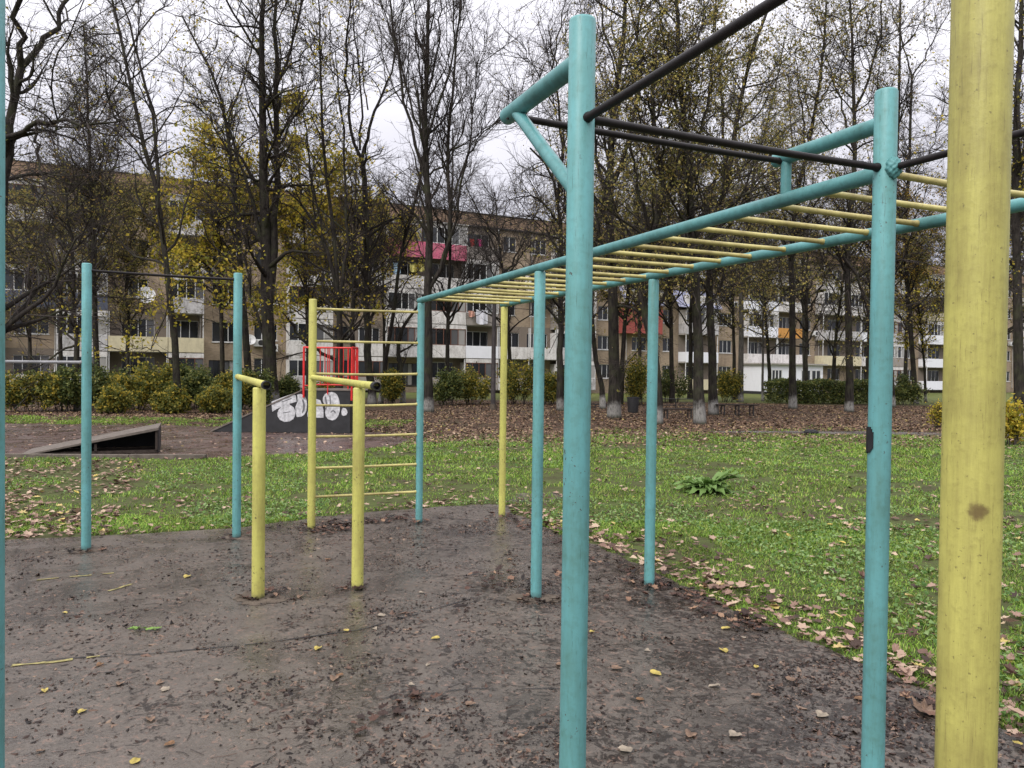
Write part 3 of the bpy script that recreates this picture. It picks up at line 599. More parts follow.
        n = int(L / 2.4); rb_ = s.root.children[-2]; v = MB(); v.box((-.11, -.115, ZR + .55), (.11, -.101, ZR + .72)); src = v.build('vent_hole', M['black'], s.root)
        for i in range(n):
            q = src if i == 0 else src.copy()
            if i: C.objects.link(q)
            q.location = ((i + .5) * L / n, 0, 0)
        for i in range(int(L / 9)):
            x = (i + .4) * 9 + random.uniform(-.6, .6)
            if x < L - .2: d = MB(); d.tube([(x, -.07, .1), (x, -.07, ZR - .1)], .055, 8); d.build('downpipe', M['slab'], s.root)
        for i in range(int(L / 6)):
            x = random.uniform(1, L - 1.4); z = zf(random.randint(1, 4)) + random.uniform(.1, .5); d = MB(); d.box((x, -.36, z), (x + .8, -.04, z + .55)); u = d.build('air_conditioner', M['frame_w'], s.root); d = MB(); d.tube([(x + .5, -.365, z + .28), (x + .5, -.372, z + .28)], .21, 16); d.build('fan_grille', M['dark_metal'], u)
b1 = Block('apartment_building', -9.0, 46.45, 'long five-storey tan brick apartment block with pink and white balconies, left half of the row')
lay1 = [(-9, -6, 'EEEEE'), (-6, -2.8, 'WWWWW'), (-2.8, .3, 'LLLEL'), (.3, 3.3, None), (3.3, 6.4, None), (6.4, 10.2, None), (10.2, 12.6, None), (12.6, 15.6, 'GVVVV'), (15.6, 18.6, 'WWWWW'), (18.6, 22.0, 'EEELE'), (22.0, 24.0, 'vvvvv'), (24.0, 26.4, None), (26.4, 29.9, None), (29.9, 33.3, None), (33.3, 36.4, None), (36.4, 39.5, None), (39.5, 42.2, 'WLWEW'), (42.2, 46.45, 'EEEEE')]
special = {(.3, 0): ('L',), (.3, 1): ('W3',), (.3, 2): ('E', 'slate_p'), (.3, 3): ('W3',), (.3, 4): ('E',), (3.3, 0): ('E',), (3.3, 1): ('E',), (3.3, 2): ('E', 'slate_p'), (3.3, 3): ('E',), (3.3, 4): ('W2',),
    (6.4, 0): ('L', 'grey_p'), (6.4, 1): ('L', 'cream_p'), (6.4, 2): ('W2',), (6.4, 3): ('W2',), (6.4, 4): ('W2',), (10.2, 0): ('E', 'grey_p'), (10.2, 1): ('L', 'cream_p'), (10.2, 2): ('E',), (10.2, 3): ('L',), (10.2, 4): ('E',),
    (24.0, 0): ('E', 'grey_p'), (24.0, 1): ('L',), (24.0, 2): ('W2',), (24.0, 3): ('L',), (24.0, 4): ('W2',),
    (26.4, 0): ('G',), (26.4, 1): ('E',), (26.4, 2): ('E',), (26.4, 3): ('L',), (26.4, 4): ('E', 'pink_p'), (29.9, 0): ('L', 'grey_p'), (29.9, 1): ('E', None, 'frame_b'), (29.9, 2): ('E',), (29.9, 3): ('L',), (29.9, 4): ('E', 'pink_p'),
    (33.3, 0): ('E', 'grey_p'), (33.3, 1): ('L',), (33.3, 2): ('E',), (33.3, 3): ('E',), (33.3, 4): ('L',), (36.4, 0): ('L',), (36.4, 1): ('L',), (36.4, 2): ('W2',), (36.4, 3): ('W2',), (36.4, 4): ('W2',)}
def fill(B, lay, special):
    for a, b, t in lay:
        for k in range(5):
            if t is None:
                sp = special[(a, k)]; kw = {}
                if len(sp) > 1 and sp[1] == 'pink_p': kw['lo'] = -.35
                if len(sp) > 2: kw['fr'] = sp[2]
                B.bay(a, b, k, sp[0], sp[1] if len(sp) > 1 else None, **kw)
            elif t[k] == 'V': B.bay(a, b, k, 'W', off=.0, high=True)
            elif t[k] == 'v': B.bay(a, b, k, 'W2')
            else: B.bay(a, b, k, t[k])
    B.finish()
fill(b1, lay1, special)
b2 = Block('apartment_building', 46.5, 128.0, 'farther five-storey apartment block with lavender metal awnings, right half of the row')
lay2 = [(46.5, 50.0, 'WWWWW'), (50.0, 54.4, None), (54.4, 57.0, None), (57.0, 61.2, None), (61.2, 65.2, 'WWWWW'), (65.2, 69.4, None), (69.4, 73.2, None), (73.2, 76.2, 'WWWWW'), (76.2, 82.4, None), (82.4, 85.5, 'LLLLL'), (85.5, 90.5, 'EEEEE'), (90.5, 94.0, 'WWWWW'), (94.0, 100.0, 'LLELE'), (100, 104, 'WWWWW'), (104, 110, 'ELELE'), (110, 114, 'WWWWW'), (114, 121, 'LEELL'), (121, 128, 'WWWWW')]
sp2 = {}
for s_, rows in {50.0: ('W3', 'W', 'W', 'E', 'L'), 54.4: ('v', 'v', 'v', 'v', 'v'), 57.0: ('L', 'L', 'E', 'L', 'E'), 65.2: ('W3', 'L', 'E', 'L', 'E'), 69.4: ('E', 'L', 'L:orange_p', 'L', 'E'), 76.2: ('W3', 'L', 'L', 'E', 'L')}.items():
    for k, r in enumerate(rows):
        r = r.split(':'); sp2[(s_, k)] = ({'v': 'W2'}.get(r[0], r[0]), r[1] if len(r) > 1 else None)
fill(b2, lay2, sp2)
# lavender sheet-metal awnings over two enclosed balconies, and the white ground-floor annexe
for (a, b) in ((49.6, 54.2), (55.9, 61.4)):
    mb = MB(); z0, z1 = 8.05, 9.75; a -= 46.5; b -= 46.5
    mb.prism([(a, -1.45, z0), (b, -1.45, z0), (b, -1.45, z0 + .05), (a, -1.45, z0 + .05)], (0, .004, 0)); mb.add([(a, -1.45, z0), (b, -1.45, z0), (b, -.12, z1), (a, -.12, z1), (a, -1.45, z0 + .05), (b, -1.45, z0 + .05), (b, -.12, z1 + .05), (a, -.12, z1 + .05)], [(0, 3, 2, 1), (4, 5, 6, 7), (1, 2, 6, 5), (3, 0, 4, 7)])
    mb.build('awning', M['lav_roof'], b2.root)
mb = MB(); a, b = 49.7 - 46.5, 54.2 - 46.5; mb.box((a, -1.05, 5.3), (a + 2.0, -.12, 8.0)); mb.box((a + 3.3, -1.05, 5.3), (b, -.12, 8.0)); mb.box((a + 2.003, -1.05, 5.3), (a + 3.297, -.12, 6.35)); mb.box((a + 2.003, -1.05, 7.6), (a + 3.297, -.12, 8.0)); mb.build('red_wall', M['red_p'], b2.root)
b2.window(a + 2.01, a + 3.29, 6.36, 7.59, y=-.9, n=3)
ax = empty('shop_annexe', (*(A0 + EV * 65.5 - np.array([-EV[1], EV[0]]) * 3.2), -.45), RZ); tag(ax, 'low white ground-floor annexe with three windows and a door before the far block', 'annexe')
mb = MB(); mb.box((-.2, 0, 0), (8.4, 3.0, 3.0)); mb.build('wall', M['shop_white'], ax); mb = MB(); mb.box((-.5, -.35, 3.003), (8.7, 3.0, 3.15)); mb.build('roof', M['slab'], ax); mb = MB(); mb.box((-.25, -.03, -.3), (8.45, 2.99, .25)); mb.build('plinth', M['stone'], ax)
for x0, x1 in ((1.0, 2.4), (5.2, 6.5), (6.7, 8.0)):
    fr = MB(); n = 2 if x1 - x0 < 1.35 else 3
    for i in range(n + 1): x = x0 + (x1 - x0) * i / n; fr.box((x - .05, -.06, 1.0), (x + .05, -.004, 2.5))
    fr.box((x0 + .05, -.055, 1.0), (x1 - .05, -.004, 1.09)); fr.box((x0 + .05, -.055, 2.41), (x1 - .05, -.004, 2.5)); w_ = fr.build('window', M['frame_w'], ax); pn = MB(); pn.quad((x0, -.02, 1.0), (x1, -.02, 1.0), (x1, -.02, 2.5), (x0, -.02, 2.5)); pn.build('pane', M['glass'], w_)
mb = MB(); mb.box((3.4, -.05, .26), (4.4, -.004, 2.4)); mb.build('door', M['frame_b'], ax)

# laundry and dishes hanging on the facades
def fac(s_, y, z): q = A0 + EV * s_ + np.array([EV[1], -EV[0]]) * y; return (q[0], q[1], z)
def cloth(name, s0, s1, z0, z1, y, mat, label, cat='laundry', wob=.07):
    o = empty(name, fac((s0 + s1) / 2, y, z0)); n = 12; V = []; Fc = []
    for j, zz in enumerate((z1, (z0 + z1) / 2, z0)):
        for i in range(n + 1):
            u = i / n; V.append(np.array(fac(s0 + (s1 - s0) * u, y + wob * math.sin(u * 11 + j) * (.4 + j * .4), zz - (.12 * math.sin(u * PI) if j == 2 else 0))) - np.array(o.location))
    Fc = [(j * (n + 1) + i, j * (n + 1) + i + 1, (j + 1) * (n + 1) + i + 1, (j + 1) * (n + 1) + i) for j in range(2) for i in range(n)]
    mb = MB(); mb.add(V, Fc, True); mb.build('cloth', mat, o); ln = MB(); ln.tube([np.array(fac(s0 - .3, y, z1 + .02)) - np.array(o.location), np.array(fac(s1 + .3, y, z1 + .02)) - np.array(o.location)], .008, 6); ln.build('line', M['dark_metal'], o)
    tag(o, label, cat); return o
cw = simple('white_cotton', (.66, .66, .72), .12, 3, .85); cy = simple('yellow_cotton', (.55, .50, .16), .2, 8, .85); cr_ = simple('red_cotton', (.55, .06, .05), .2, 5, .85); cp_ = simple('magenta_cotton', (.48, .05, .20), .2, 5, .85); cb_ = simple('pale_blue_cotton', (.35, .50, .62), .2, 5, .85); cor = simple('peach_cotton', (.6, .32, .25), .2, 5, .85)
def sx(x): r = (x - 512) / F; return (r * 51.05 + 34.2) / (.892 - .4526 * r)
def fz(x, y_): s_ = sx(x); Yd = A0[1] + EV[1] * s_; return at(x, y_, Yd)[2]
cloth('laundry', sx(468.5), sx(480), fz(474, 324), fz(474, 311), 1.45, cw, 'white sheets drying over the white balcony above the dark open loggia')
cloth('laundry', sx(461), sx(467), fz(465, 317), fz(465, 312), 1.45, cor, 'small peach cloth hanging just left of the white sheets', )
cloth('laundry', sx(405), sx(412), fz(409, 272), fz(409, 265), .9, cy, 'left yellow patterned cloth drying under the pink balcony'); cloth('laundry', sx(414), sx(419.5), fz(417, 271.5), fz(417, 265.5), .9, cy, 'right yellow patterned cloth drying under the pink balcony')
cloth('laundry', sx(389), sx(396), fz(392, 274), fz(392, 264), .9, cb_, 'pale blue cloth drying under the pink balcony')
cloth('laundry', sx(465), sx(469.5), fz(467, 247), fz(467, 240), .7, cr_, 'red garment hanging in the top-floor loggia beside the pink balcony'); cloth('laundry', sx(473), sx(477.5), fz(475, 247), fz(475, 240.5), .7, cp_, 'magenta garment hanging in the top-floor loggia beside the pink balcony')
def dish(x, y_, r, label):
    s_ = sx(x); o = empty('satellite_dish', fac(s_, .5, fz(x, y_))); mb = MB(); n = 20; rings = [(0, .0), (.4, .03), (.75, .10), (1, .18)]; nrm = np.array([EV[1] * .9, -EV[0] * .9, .25]); nrm /= np.linalg.norm(nrm); u_ = np.cross(nrm, [0, 0, 1]); u_ /= np.linalg.norm(u_); v_ = np.cross(u_, nrm)
    V = [nrm * d * r * 2 * .6 + (u_ * math.cos(t) + v_ * math.sin(t)) * q * r for q, d in rings for t in np.arange(n) * 2 * PI / n]; Fc = [(j * n + i, j * n + (i + 1) % n, (j + 1) * n + (i + 1) % n, (j + 1) * n + i) for j in range(3) for i in range(n)]
    mb.add(V, Fc, True); mb.build('reflector', M['frame_w'], o); mb = MB(); mb.tube([-v_ * r * .8, nrm * r * .9], .02, 6); mb.build('feed_arm', M['dark_metal'], o); mb = MB(); mb.tube([np.zeros(3), -nrm * .5], .03, 6); mb.build('mount', M['dark_metal'], o); tag(o, label, 'satellite dish')
dish(145.5, 296, .62, 'round white satellite dish on the tan brick wall above the cream balcony'); dish(249, 340, .4, 'small white satellite dish on brick wall behind the leaning dark tree')

# ------------------------------------------------------------------ trees
def unit(v): return v / np.maximum(np.linalg.norm(v, axis=-1, keepdims=True), 1e-9)
def tubes(P, R, sides):
    Nn, K, _ = P.shape; T = unit(np.gradient(P, axis=1)); ref = np.where(np.abs(T[:, :1, 2:3]) < .8, np.array([0, 0, 1.]), np.array([1., 0, 0])) * np.ones((Nn, K, 1))
    a = unit(np.cross(T, ref)); b = np.cross(T, a); th = np.arange(sides) * 2 * PI / sides
    V = P[:, :, None, :] + R[:, :, None, None] * (np.cos(th)[None, None, :, None] * a[:, :, None, :] + np.sin(th)[None, None, :, None] * b[:, :, None, :])
    n, k, j = np.meshgrid(np.arange(Nn), np.arange(K - 1), np.arange(sides), indexing='ij'); base = (n * K + k) * sides; j2 = (j + 1) % sides
    Q = np.stack([base + j, base + sides + j, base + sides + j2, base + j2], -1).reshape(-1, 4)
    return V.reshape(-1, 3), Q
def resample(P, R, K):
    P = np.asarray(P, float); 
    if len(P) > 2:                                    # Catmull-Rom smoothing
        Q = [P[0]]; E_ = np.vstack([2 * P[0] - P[1], P, 2 * P[-1] - P[-2]])
        for i in range(1, len(E_) - 2):
            p0, p1, p2, p3_ = E_[i - 1], E_[i], E_[i + 1], E_[i + 2]
            for t in (.25, .5, .75, 1): Q.append(.5 * ((2 * p1) + (-p0 + p2) * t + (2 * p0 - 5 * p1 + 4 * p2 - p3_) * t * t + (-p0 + 3 * p1 - 3 * p2 + p3_) * t ** 3))
        P = np.array(Q)
    d = np.concatenate([[0], np.cumsum(np.linalg.norm(np.diff(P, axis=0), axis=1))]); u = np.linspace(0, d[-1], K)
    return np.stack([np.interp(u, d, P[:, i]) for i in range(3)], 1), np.linspace(R[0], R[1], K), d[-1]
def grow(P, R, L, n, t0, ang, lr, K, rr, rtip, trop, wob, g, rmin=.004):
    """n side shoots on every path"""
    Nn, Kp, _ = P.shape; n = np.broadcast_to(np.asarray(n), (Nn,)).astype(int); idx = np.repeat(np.arange(Nn), n); m = len(idx)
    t = g.uniform(t0, .98, m); x = t * (Kp - 1); i = np.minimum(x.astype(int), Kp - 2); f = (x - i)[:, None]
    p = P[idx, i] * (1 - f) + P[idx, i + 1] * f; tan = unit(P[idx, i + 1] - P[idx, i]); r = R[idx, i] * (1 - f[:, 0]) + R[idx, i + 1] * f[:, 0]
    side = unit(np.cross(tan, unit(g.normal(size=(m, 3))))); a = np.radians(g.uniform(ang[0], ang[1], m))[:, None]; d = tan * np.cos(a) + side * np.sin(a)
    ln = g.uniform(lr[0], lr[1], m) * (1.15 - .55 * t); out = np.zeros((m, K, 3)); out[:, 0] = p; st = (ln / (K - 1))[:, None]
    for k in range(1, K):
        d = unit(d + g.normal(0, wob, (m, 3)) + np.array([0, 0, trop])); out[:, k] = out[:, k - 1] + d * st
    r0 = np.clip(r * rr, rmin, None); RR = r0[:, None] * (1 - np.linspace(0, 1, K)) + np.minimum(rtip, r0)[:, None] * np.linspace(0, 1, K)
    return out, RR, ln
def leaf_quads(P, size, g, up=.3, asp=.75):
    m = len(P); n = unit(g.normal(size=(m, 3)) + np.array([0, 0, up])); u = unit(np.cross(n, g.normal(size=(m, 3)))); v = np.cross(n, u); s = (size * g.uniform(.6, 1.25, m))[:, None]
    c = n * s * .18
    V = np.stack([P - u * s * .5, P + v * s * .5 * asp - c, P + u * s * .55, P - v * s * .5 * asp - c], 1).reshape(-1, 3); q = np.arange(m * 4).reshape(-1, 4); return V, q
TREES = []
def tree(label, base, limbs, leaf=None, nleaf=0, lsize=.09, seed=0, l1=(1.7, 4.2), dens=1.0, trop=.055, bark='bark_w', l1ang=(32, 72), group=None, Y=None, lt0=.25, tw=1.0, lzone=None):
    """limbs: [(px,py) ...], first radius, last radius (metres), depth drift (metres); the first limb is the stem"""
    g = np.random.default_rng(seed + 100); b = gp(*base) if Y is None else at(base[0], base[1], Y); D = b[1]
    z0 = float(terrain(b[0], D))
    if Y is None: b = gp(base[0], base[1], z0); D = b[1]
    root = empty('tree', (b[0], b[1], z0)); tag(root, label, 'tree', group); rl = np.array([b[0], b[1], z0])
    Ps, Rs, Ls = [], [], []; K = 14
    for li, (pts, r0, r1, dr) in enumerate(limbs):
        n = len(pts); Q = [at(px, py, D + dr * (i / max(1, n - 1)) ** 1.2) for i, (px, py) in enumerate(pts)]
        if li == 0: Q[0] = np.array([b[0], b[1], z0 - .15])
        if pts[-1][1] < 12: d = Q[-1] - Q[-2]; Q.append(Q[-1] + d / np.linalg.norm(d) * 3.0 + g.normal(0, .3, 3)); r1 = r1 * .5
        P, R, L = resample(Q, (r0, r1), K); P[1:-1] += g.normal(0, min(.05, .012 * L), (K - 2, 3)) * (.4 if li == 0 else 1)
        if li == 0: R = R * (1 + .28 * np.exp(-np.linspace(0, L, K) / .35))
        Ps.append(P - rl); Rs.append(R * .84); Ls.append(L)
    P0_, R0_, L0 = np.array(Ps), np.array(Rs), np.array(Ls)
    v, q = tubes(P0_, R0_, 10); VV = [v]; QQ = [q]; nv = len(v)
    n1 = np.maximum(3, (L0 * 1.5 * dens).astype(int)); t1 = np.where(np.arange(len(L0)) == 0, .35, .2)
    P1_, R1_, L1_ = grow(P0_, R0_, L0, n1, .26, l1ang, l1, 9, .52, .010, trop, .17, g, .014); v, q = tubes(P1_, R1_, 5); VV.append(v); QQ.append(q + nv); nv += len(v)
    np_mesh('trunk', np.vstack(VV), np.vstack(QQ), None, M[bark], root, True)
    n2 = max(4, int(8 * dens)); P2_, R2_, L2_ = grow(P1_, R1_, L1_, n2, .12, (28, 68), (.6, 1.7), 5, .6, .0045, trop * .8, .16, g, .007 * tw)
    # fine shoots straight off the limbs too
    P2b, R2b, L2b = grow(P0_, R0_, L0, (L0 * 4.5 * dens).astype(int), .3, (30, 75), (.4, 1.2), 5, .12, .0045, trop, .16, g, .008 * tw); P2_ = np.concatenate([P2_, P2b]); R2_ = np.concatenate([np.minimum(R2_, .014), np.minimum(R2b, .014)]); L2_ = np.concatenate([L2_, L2b])
    P3_, R3_, L3_ = grow(P2_, R2_, L2_, 6, .12, (22, 62), (.22, .70), 4, .62, .0024, trop * .6, .18, g, .005 * tw)
    v2, q2 = tubes(P2_, R2_, 4); v3, q3 = tubes(P3_, R3_, 3); VV = [v2, v3]; QQ = [q2, q3 + len(v2)]; nv = len(v2) + len(v3); mi = [np.zeros(len(q2) + len(q3), int)]
    if leaf and nleaf:
        nleaf = int(nleaf * {'lf_brown': 3.0, 'lf_olive': 1.7, 'lf_yellow': 1.4, 'lf_orange': 1.5}.get(leaf, 1))
        pool = np.concatenate([P3_[:, 1:].reshape(-1, 3), P2_[:, 2:].reshape(-1, 3)])
        # clumps: some shoots keep their leaves, others are bare
        cell = np.floor(pool / 1.1).astype(int); h = (np.abs(cell[:, 0] * 73856093 ^ cell[:, 1] * 19349663 ^ cell[:, 2] * 83492791) % 1000) / 1000.0; pr = np.clip(h * 1.6 - .35, .03, 1)
        if lzone is not None: zz = pool[:, 2]; pr = pr * np.clip((zz - lzone[0]) / 1.0, 0, 1) * np.clip((lzone[1] - zz) / 1.5, .04, 1)
        pr /= pr.sum(); pk = pool[g.choice(len(pool), nleaf, p=pr)] + g.normal(0, .09, (nleaf, 3)); vl, ql = leaf_quads(pk, lsize, g); VV.append(vl); QQ.append(ql + nv); mi.append(np.ones(len(ql), int))
    np_mesh('crown', np.vstack(VV), np.vstack(QQ), None, [M['twig'], M[leaf] if leaf else M['twig']], root, False, np.concatenate(mi)); TREES.append(root); return root

tree('thick dark bare tree leaning in from the left edge with a long low limb', (-6, 432), [([(-6, 432), (-5, 330), (-1, 240), (6, 165), (14, 105), (21, 68)], .19, .10, 0), ([(21, 68), (20, 35), (18, -10)], .085, .03, -.8), ([(21, 68), (36, 54), (54, 27), (74, -4)], .085, .04, .8), ([(5, 160), (18, 134), (45, 124), (82, 122), (120, 121)], .08, .02, -1.5), ([(36, 125), (38, 150), (46, 185), (56, 215)], .04, .012, -1.0), ([(6, 150), (34, 130), (70, 138), (95, 150)], .05, .015, 1.2), ([(14, 100), (8, 60), (2, 20)], .05, .02, .5)], 'lf_olive', 500, .07, 1, dens=1.1)
tree('slim dark tree with white painted foot, just left of the far turquoise post', (77, 411), [([(77, 411), (76, 350), (73, 300), (72, 250), (66, 200), (62, 160)], .13, .03, 0), ([(76, 345), (60, 352), (40, 366), (20, 372)], .05, .015, -.8), ([(74, 310), (90, 280), (108, 255)], .05, .015, .8), ([(73, 290), (50, 262), (30, 250)], .045, .012, .6), ([(72, 260), (55, 225), (40, 205), (28, 200)], .04, .012, -.8)], 'lf_olive', 900, .09, 2, dens=1.2)
tree('straight twiggy tree with whitewashed foot behind the far turquoise post', (98, 408), [([(98, 408), (96, 330), (93, 250), (91, 180), (88, 120), (86, 70), (84, 25)], .14, .025, 0), ([(93, 250), (105, 200), (115, 160), (120, 130)], .05, .012, .9), ([(92, 230), (75, 195), (62, 160), (58, 130)], .05, .012, -.9), ([(91, 190), (104, 150), (110, 110)], .04, .012, -.7), ([(89, 150), (78, 110), (70, 70)], .04, .012, .6)], 'lf_olive', 1600, .08, 3, dens=1.5, l1=(1.0, 2.4))
tree('tall curved two-stemmed tree with a crisp whitewashed foot behind the wedge ramp', (178, 413), [([(178, 413), (176, 370), (170, 300), (163, 240), (157, 195), (149, 165), (140, 130), (131, 92), (122, 45), (112, 0)], .15, .05, 0), ([(158, 200), (157, 150), (150, 105), (138, 58), (128, 25), (120, -8)], .075, .03, .9), ([(133, 100), (121, 68), (102, 45), (82, 33)], .045, .014, -.8), ([(125, 60), (140, 30), (160, 5)], .04, .015, .8), ([(170, 300), (186, 280), (200, 275)], .03, .01, -.6), ([(176, 365), (160, 352), (140, 348), (125, 352)], .03, .008, -1.0)], 'lf_yellow', 700, .12, 4, dens=1.0, lzone=(0, 6))
tree('dark tree leaning left right behind the taller turquoise post of the left frame', (250, 404), [([(250, 404), (246, 340), (240, 270), (236, 200), (231, 160), (226, 120), (215, 80), (200, 50), (182, 16)], .20, .04, 0), ([(231, 160), (210, 118), (190, 104), (172, 98)], .06, .015, -1.2), ([(232, 165), (222, 130), (200, 95), (180, 70)], .05, .015, .8), ([(228, 130), (240, 90), (252, 45), (258, 0)], .05, .02, 1.0), ([(238, 240), (222, 215), (205, 190)], .05, .014, -.9)], 'lf_yellow', 700, .12, 5)
tree('thickest twin-trunk tree directly left of the black graffiti ramp', (272, 408), [([(272, 408), (268, 330), (266, 250), (264, 180), (262, 110), (262, 50), (264, -10)], .33, .09, 0), ([(268, 310), (275, 230), (277, 150), (276, 80), (277, 20), (273, -10)], .20, .07, .9), ([(266, 260), (252, 205), (236, 150), (222, 110), (208, 70)], .10, .02, -1.2), ([(262, 58), (244, 34), (226, -4)], .06, .03, -1.0), ([(277, 85), (291, 45), (304, -6)], .07, .03, -.9), ([(277, 80), (296, 62), (318, 34)], .06, .015, 1.0), ([(276, 105), (262, 75), (250, 60)], .05, .015, 1.0), ([(277, 150), (292, 120), (310, 90), (325, 70)], .06, .015, -1.4), ([(264, 335), (250, 290), (245, 245), (240, 205)], .08, .02, 1.0), ([(268, 330), (255, 318), (245, 310)], .03, .01, -.6)], 'lf_yellow', 450, .11, 6, dens=1.1)
tree('many-stemmed tree rising behind the red guard rail', (338, 408), [([(338, 408), (340, 350), (339, 305), (330, 260), (318, 230), (300, 203), (286, 190)], .20, .04, 0), ([(338, 300), (335, 250), (328, 200), (323, 120), (320, 55), (318, -5)], .10, .04, .8), ([(340, 300), (347, 240), (346, 180), (341, 110), (335, 50)], .09, .02, -.7), ([(325, 250), (313, 180), (305, 110), (300, 60)], .06, .015, 1.2), ([(316, 228), (310, 170), (303, 120)], .05, .015, -.8), ([(335, 360), (316, 350), (306, 343), (294, 328), (288, 318)], .09, .05, -.8)], 'lf_yellow', 1000, .12, 7)
tree('forked tree with pale foot beside the right end of the graffiti ramp', (372, 405), [([(372, 405), (368, 350), (366, 280), (366, 220), (365, 190), (362, 160)], .21, .13, 0), ([(362, 160), (352, 138), (347, 90), (347, 50), (350, 5)], .09, .04, -.5), ([(362, 160), (372, 120), (385, 86), (395, 58), (392, 15)], .09, .025, .8), ([(360, 150), (360, 90), (356, 40), (352, 0)], .06, .03, 1.0), ([(368, 110), (362, 70), (366, 30)], .04, .014, -.8)], 'lf_yellow', 250, .11, 8)
tree('slender trunk leaning right from the foot of the forked tree', (380, 404), [([(380, 404), (386, 360), (394, 310), (400, 258), (410, 220), (418, 190), (424, 150), (420, 110), (412, 70)], .13, .025, 0), ([(412, 215), (425, 180), (436, 150)], .05, .012, .7), ([(402, 250), (390, 235), (382, 240)], .03, .01, -.5)], None, 0, .1, 9, dens=.8)
tree('short crooked tree with white foot left of the ladder-end turquoise post', (403, 404), [([(403, 404), (402, 375), (398, 350), (403, 328), (414, 312), (424, 300)], .16, .06, 0), ([(400, 352), (412, 345), (420, 335)], .06, .03, -.4), ([(402, 335), (396, 320), (390, 300)], .04, .012, .5)], None, 0, .1, 10, dens=.8, l1=(.8, 1.8))
tree('tall fan-shaped bare tree right behind the ladder-end turquoise post', (428, 412), [([(428, 412), (428, 340), (428, 285), (430, 240), (428, 180), (425, 130), (427, 60), (428, -5)], .23, .06, 0), ([(428, 290), (438, 272), (449, 235), (448, 170), (450, 115), (456, 50), (460, 0)], .11, .03, .8), ([(430, 288), (448, 245), (460, 195), (468, 155), (474, 100), (480, 50)], .08, .015, -1.2), ([(428, 190), (416, 142), (405, 92), (396, 40), (390, 0)], .08, .03, -.9), ([(426, 150), (412, 110), (400, 62), (384, 8)], .06, .02, 1.0), ([(427, 140), (440, 100), (450, 58), (453, 10)], .06, .02, -.8), ([(449, 205), (468, 155), (498, 118), (520, 100)], .05, .012, .9), ([(450, 150), (470, 140), (497, 120)], .04, .012, -1.0), ([(426, 110), (418, 60), (414, 10)], .05, .02, .5), ([(428, 90), (438, 50), (440, 5)], .05, .02, 1.0), ([(430, 175), (446, 160), (462, 130), (475, 95)], .05, .012, -1.4)], None, 0, .1, 11, dens=1.0, trop=.16, l1ang=(18, 42), l1=(1.6, 3.6))
tree('arching dark tree between the near turquoise post and the ladder', (561, 411), [([(561, 411), (560, 350), (561, 280), (560, 220), (556, 190), (546, 165), (530, 148)], .18, .04, 0), ([(560, 225), (540, 200), (520, 196), (505, 205)], .06, .012, -1.2), ([(560, 260), (545, 225), (525, 215), (508, 222), (496, 235)], .06, .012, .9), ([(558, 200), (562, 140), (556, 80), (548, 25)], .09, .02, .8), ([(558, 195), (575, 140), (585, 80), (580, 20)], .08, .02, -1.0), ([(548, 165), (525, 120), (505, 90)], .05, .012, 1.2), ([(556, 110), (535, 70), (520, 40)], .04, .012, -1.0), ([(552, 70), (560, 30), (566, -5)], .04, .014, .6)], 'lf_brown', 400, .07, 12, dens=1.3, trop=.04)
tree('thin slanting tree with pale foot left of the stout whitewashed tree', (603, 409), [([(603, 409), (600, 375), (593, 344), (591, 300), (596, 245), (605, 190), (612, 140), (606, 80)], .14, .03, 0), ([(594, 260), (580, 235), (565, 222)], .05, .014, -.8), ([(604, 195), (590, 140), (588, 90)], .05, .014, .8)], 'lf_brown', 900, .08, 13, dens=1.2)
tree('stout tree with a broad whitewashed foot beside the dark litter bin', (614, 418), [([(614, 418), (614, 350), (613, 290), (611, 240), (609, 180), (613, 120), (620, 60), (626, 0)], .25, .08, 0), ([(612, 305), (628, 307), (645, 318), (655, 340)], .07, .02, -.8), ([(610, 190), (628, 140), (640, 90), (638, 40), (642, -5)], .10, .03, .9), ([(611, 215), (598, 160), (596, 100), (590, 50)], .08, .02, -.9), ([(618, 70), (604, 30), (600, -5)], .05, .02, .8), ([(609, 250), (592, 240), (575, 215), (568, 205)], .06, .02, .6), ([(624, 150), (650, 120), (668, 90)], .05, .014, -1.2)], 'lf_brown', 1700, .085, 14, dens=1.2, trop=.03, l1=(1.8, 4.8))
tree('bent dark tree directly behind the right ladder post', (657, 424), [([(657, 424), (656, 380), (650, 330), (643, 300), (640, 275), (650, 235), (664, 195), (658, 150), (652, 90), (658, 30)], .19, .05, 0), ([(664, 200), (678, 165), (688, 130), (690, 90)], .08, .02, .9), ([(652, 232), (640, 195), (632, 150), (630, 110)], .07, .02, -.9), ([(655, 120), (672, 80), (680, 40)], .05, .014, -.8), ([(642, 280), (625, 262), (606, 258)], .05, .014, .8)], 'lf_brown', 2000, .09, 15, dens=1.2, trop=.03, l1=(1.8, 4.8))
tree('upright tree with tall white foot at the end of the low bench', (700, 424), [([(700, 424), (699, 370), (697, 320), (694, 260), (690, 200), (686, 140), (680, 70), (676, 0)], .20, .06, 0), ([(694, 265), (708, 235), (722, 190), (728, 150)], .08, .02, -.9), ([(690, 210), (672, 180), (660, 160)], .06, .015, .9), ([(688, 165), (704, 120), (712, 70), (714, 20)], .07, .02, .8), ([(683, 100), (668, 60), (660, 20)], .05, .014, -.8), ([(696, 300), (682, 285), (668, 282)], .04, .012, -1.0), ([(697, 310), (712, 300), (726, 302)], .04, .012, .8)], 'lf_brown', 2600, .09, 16, dens=1.3, trop=.03, l1=(1.8, 4.8))
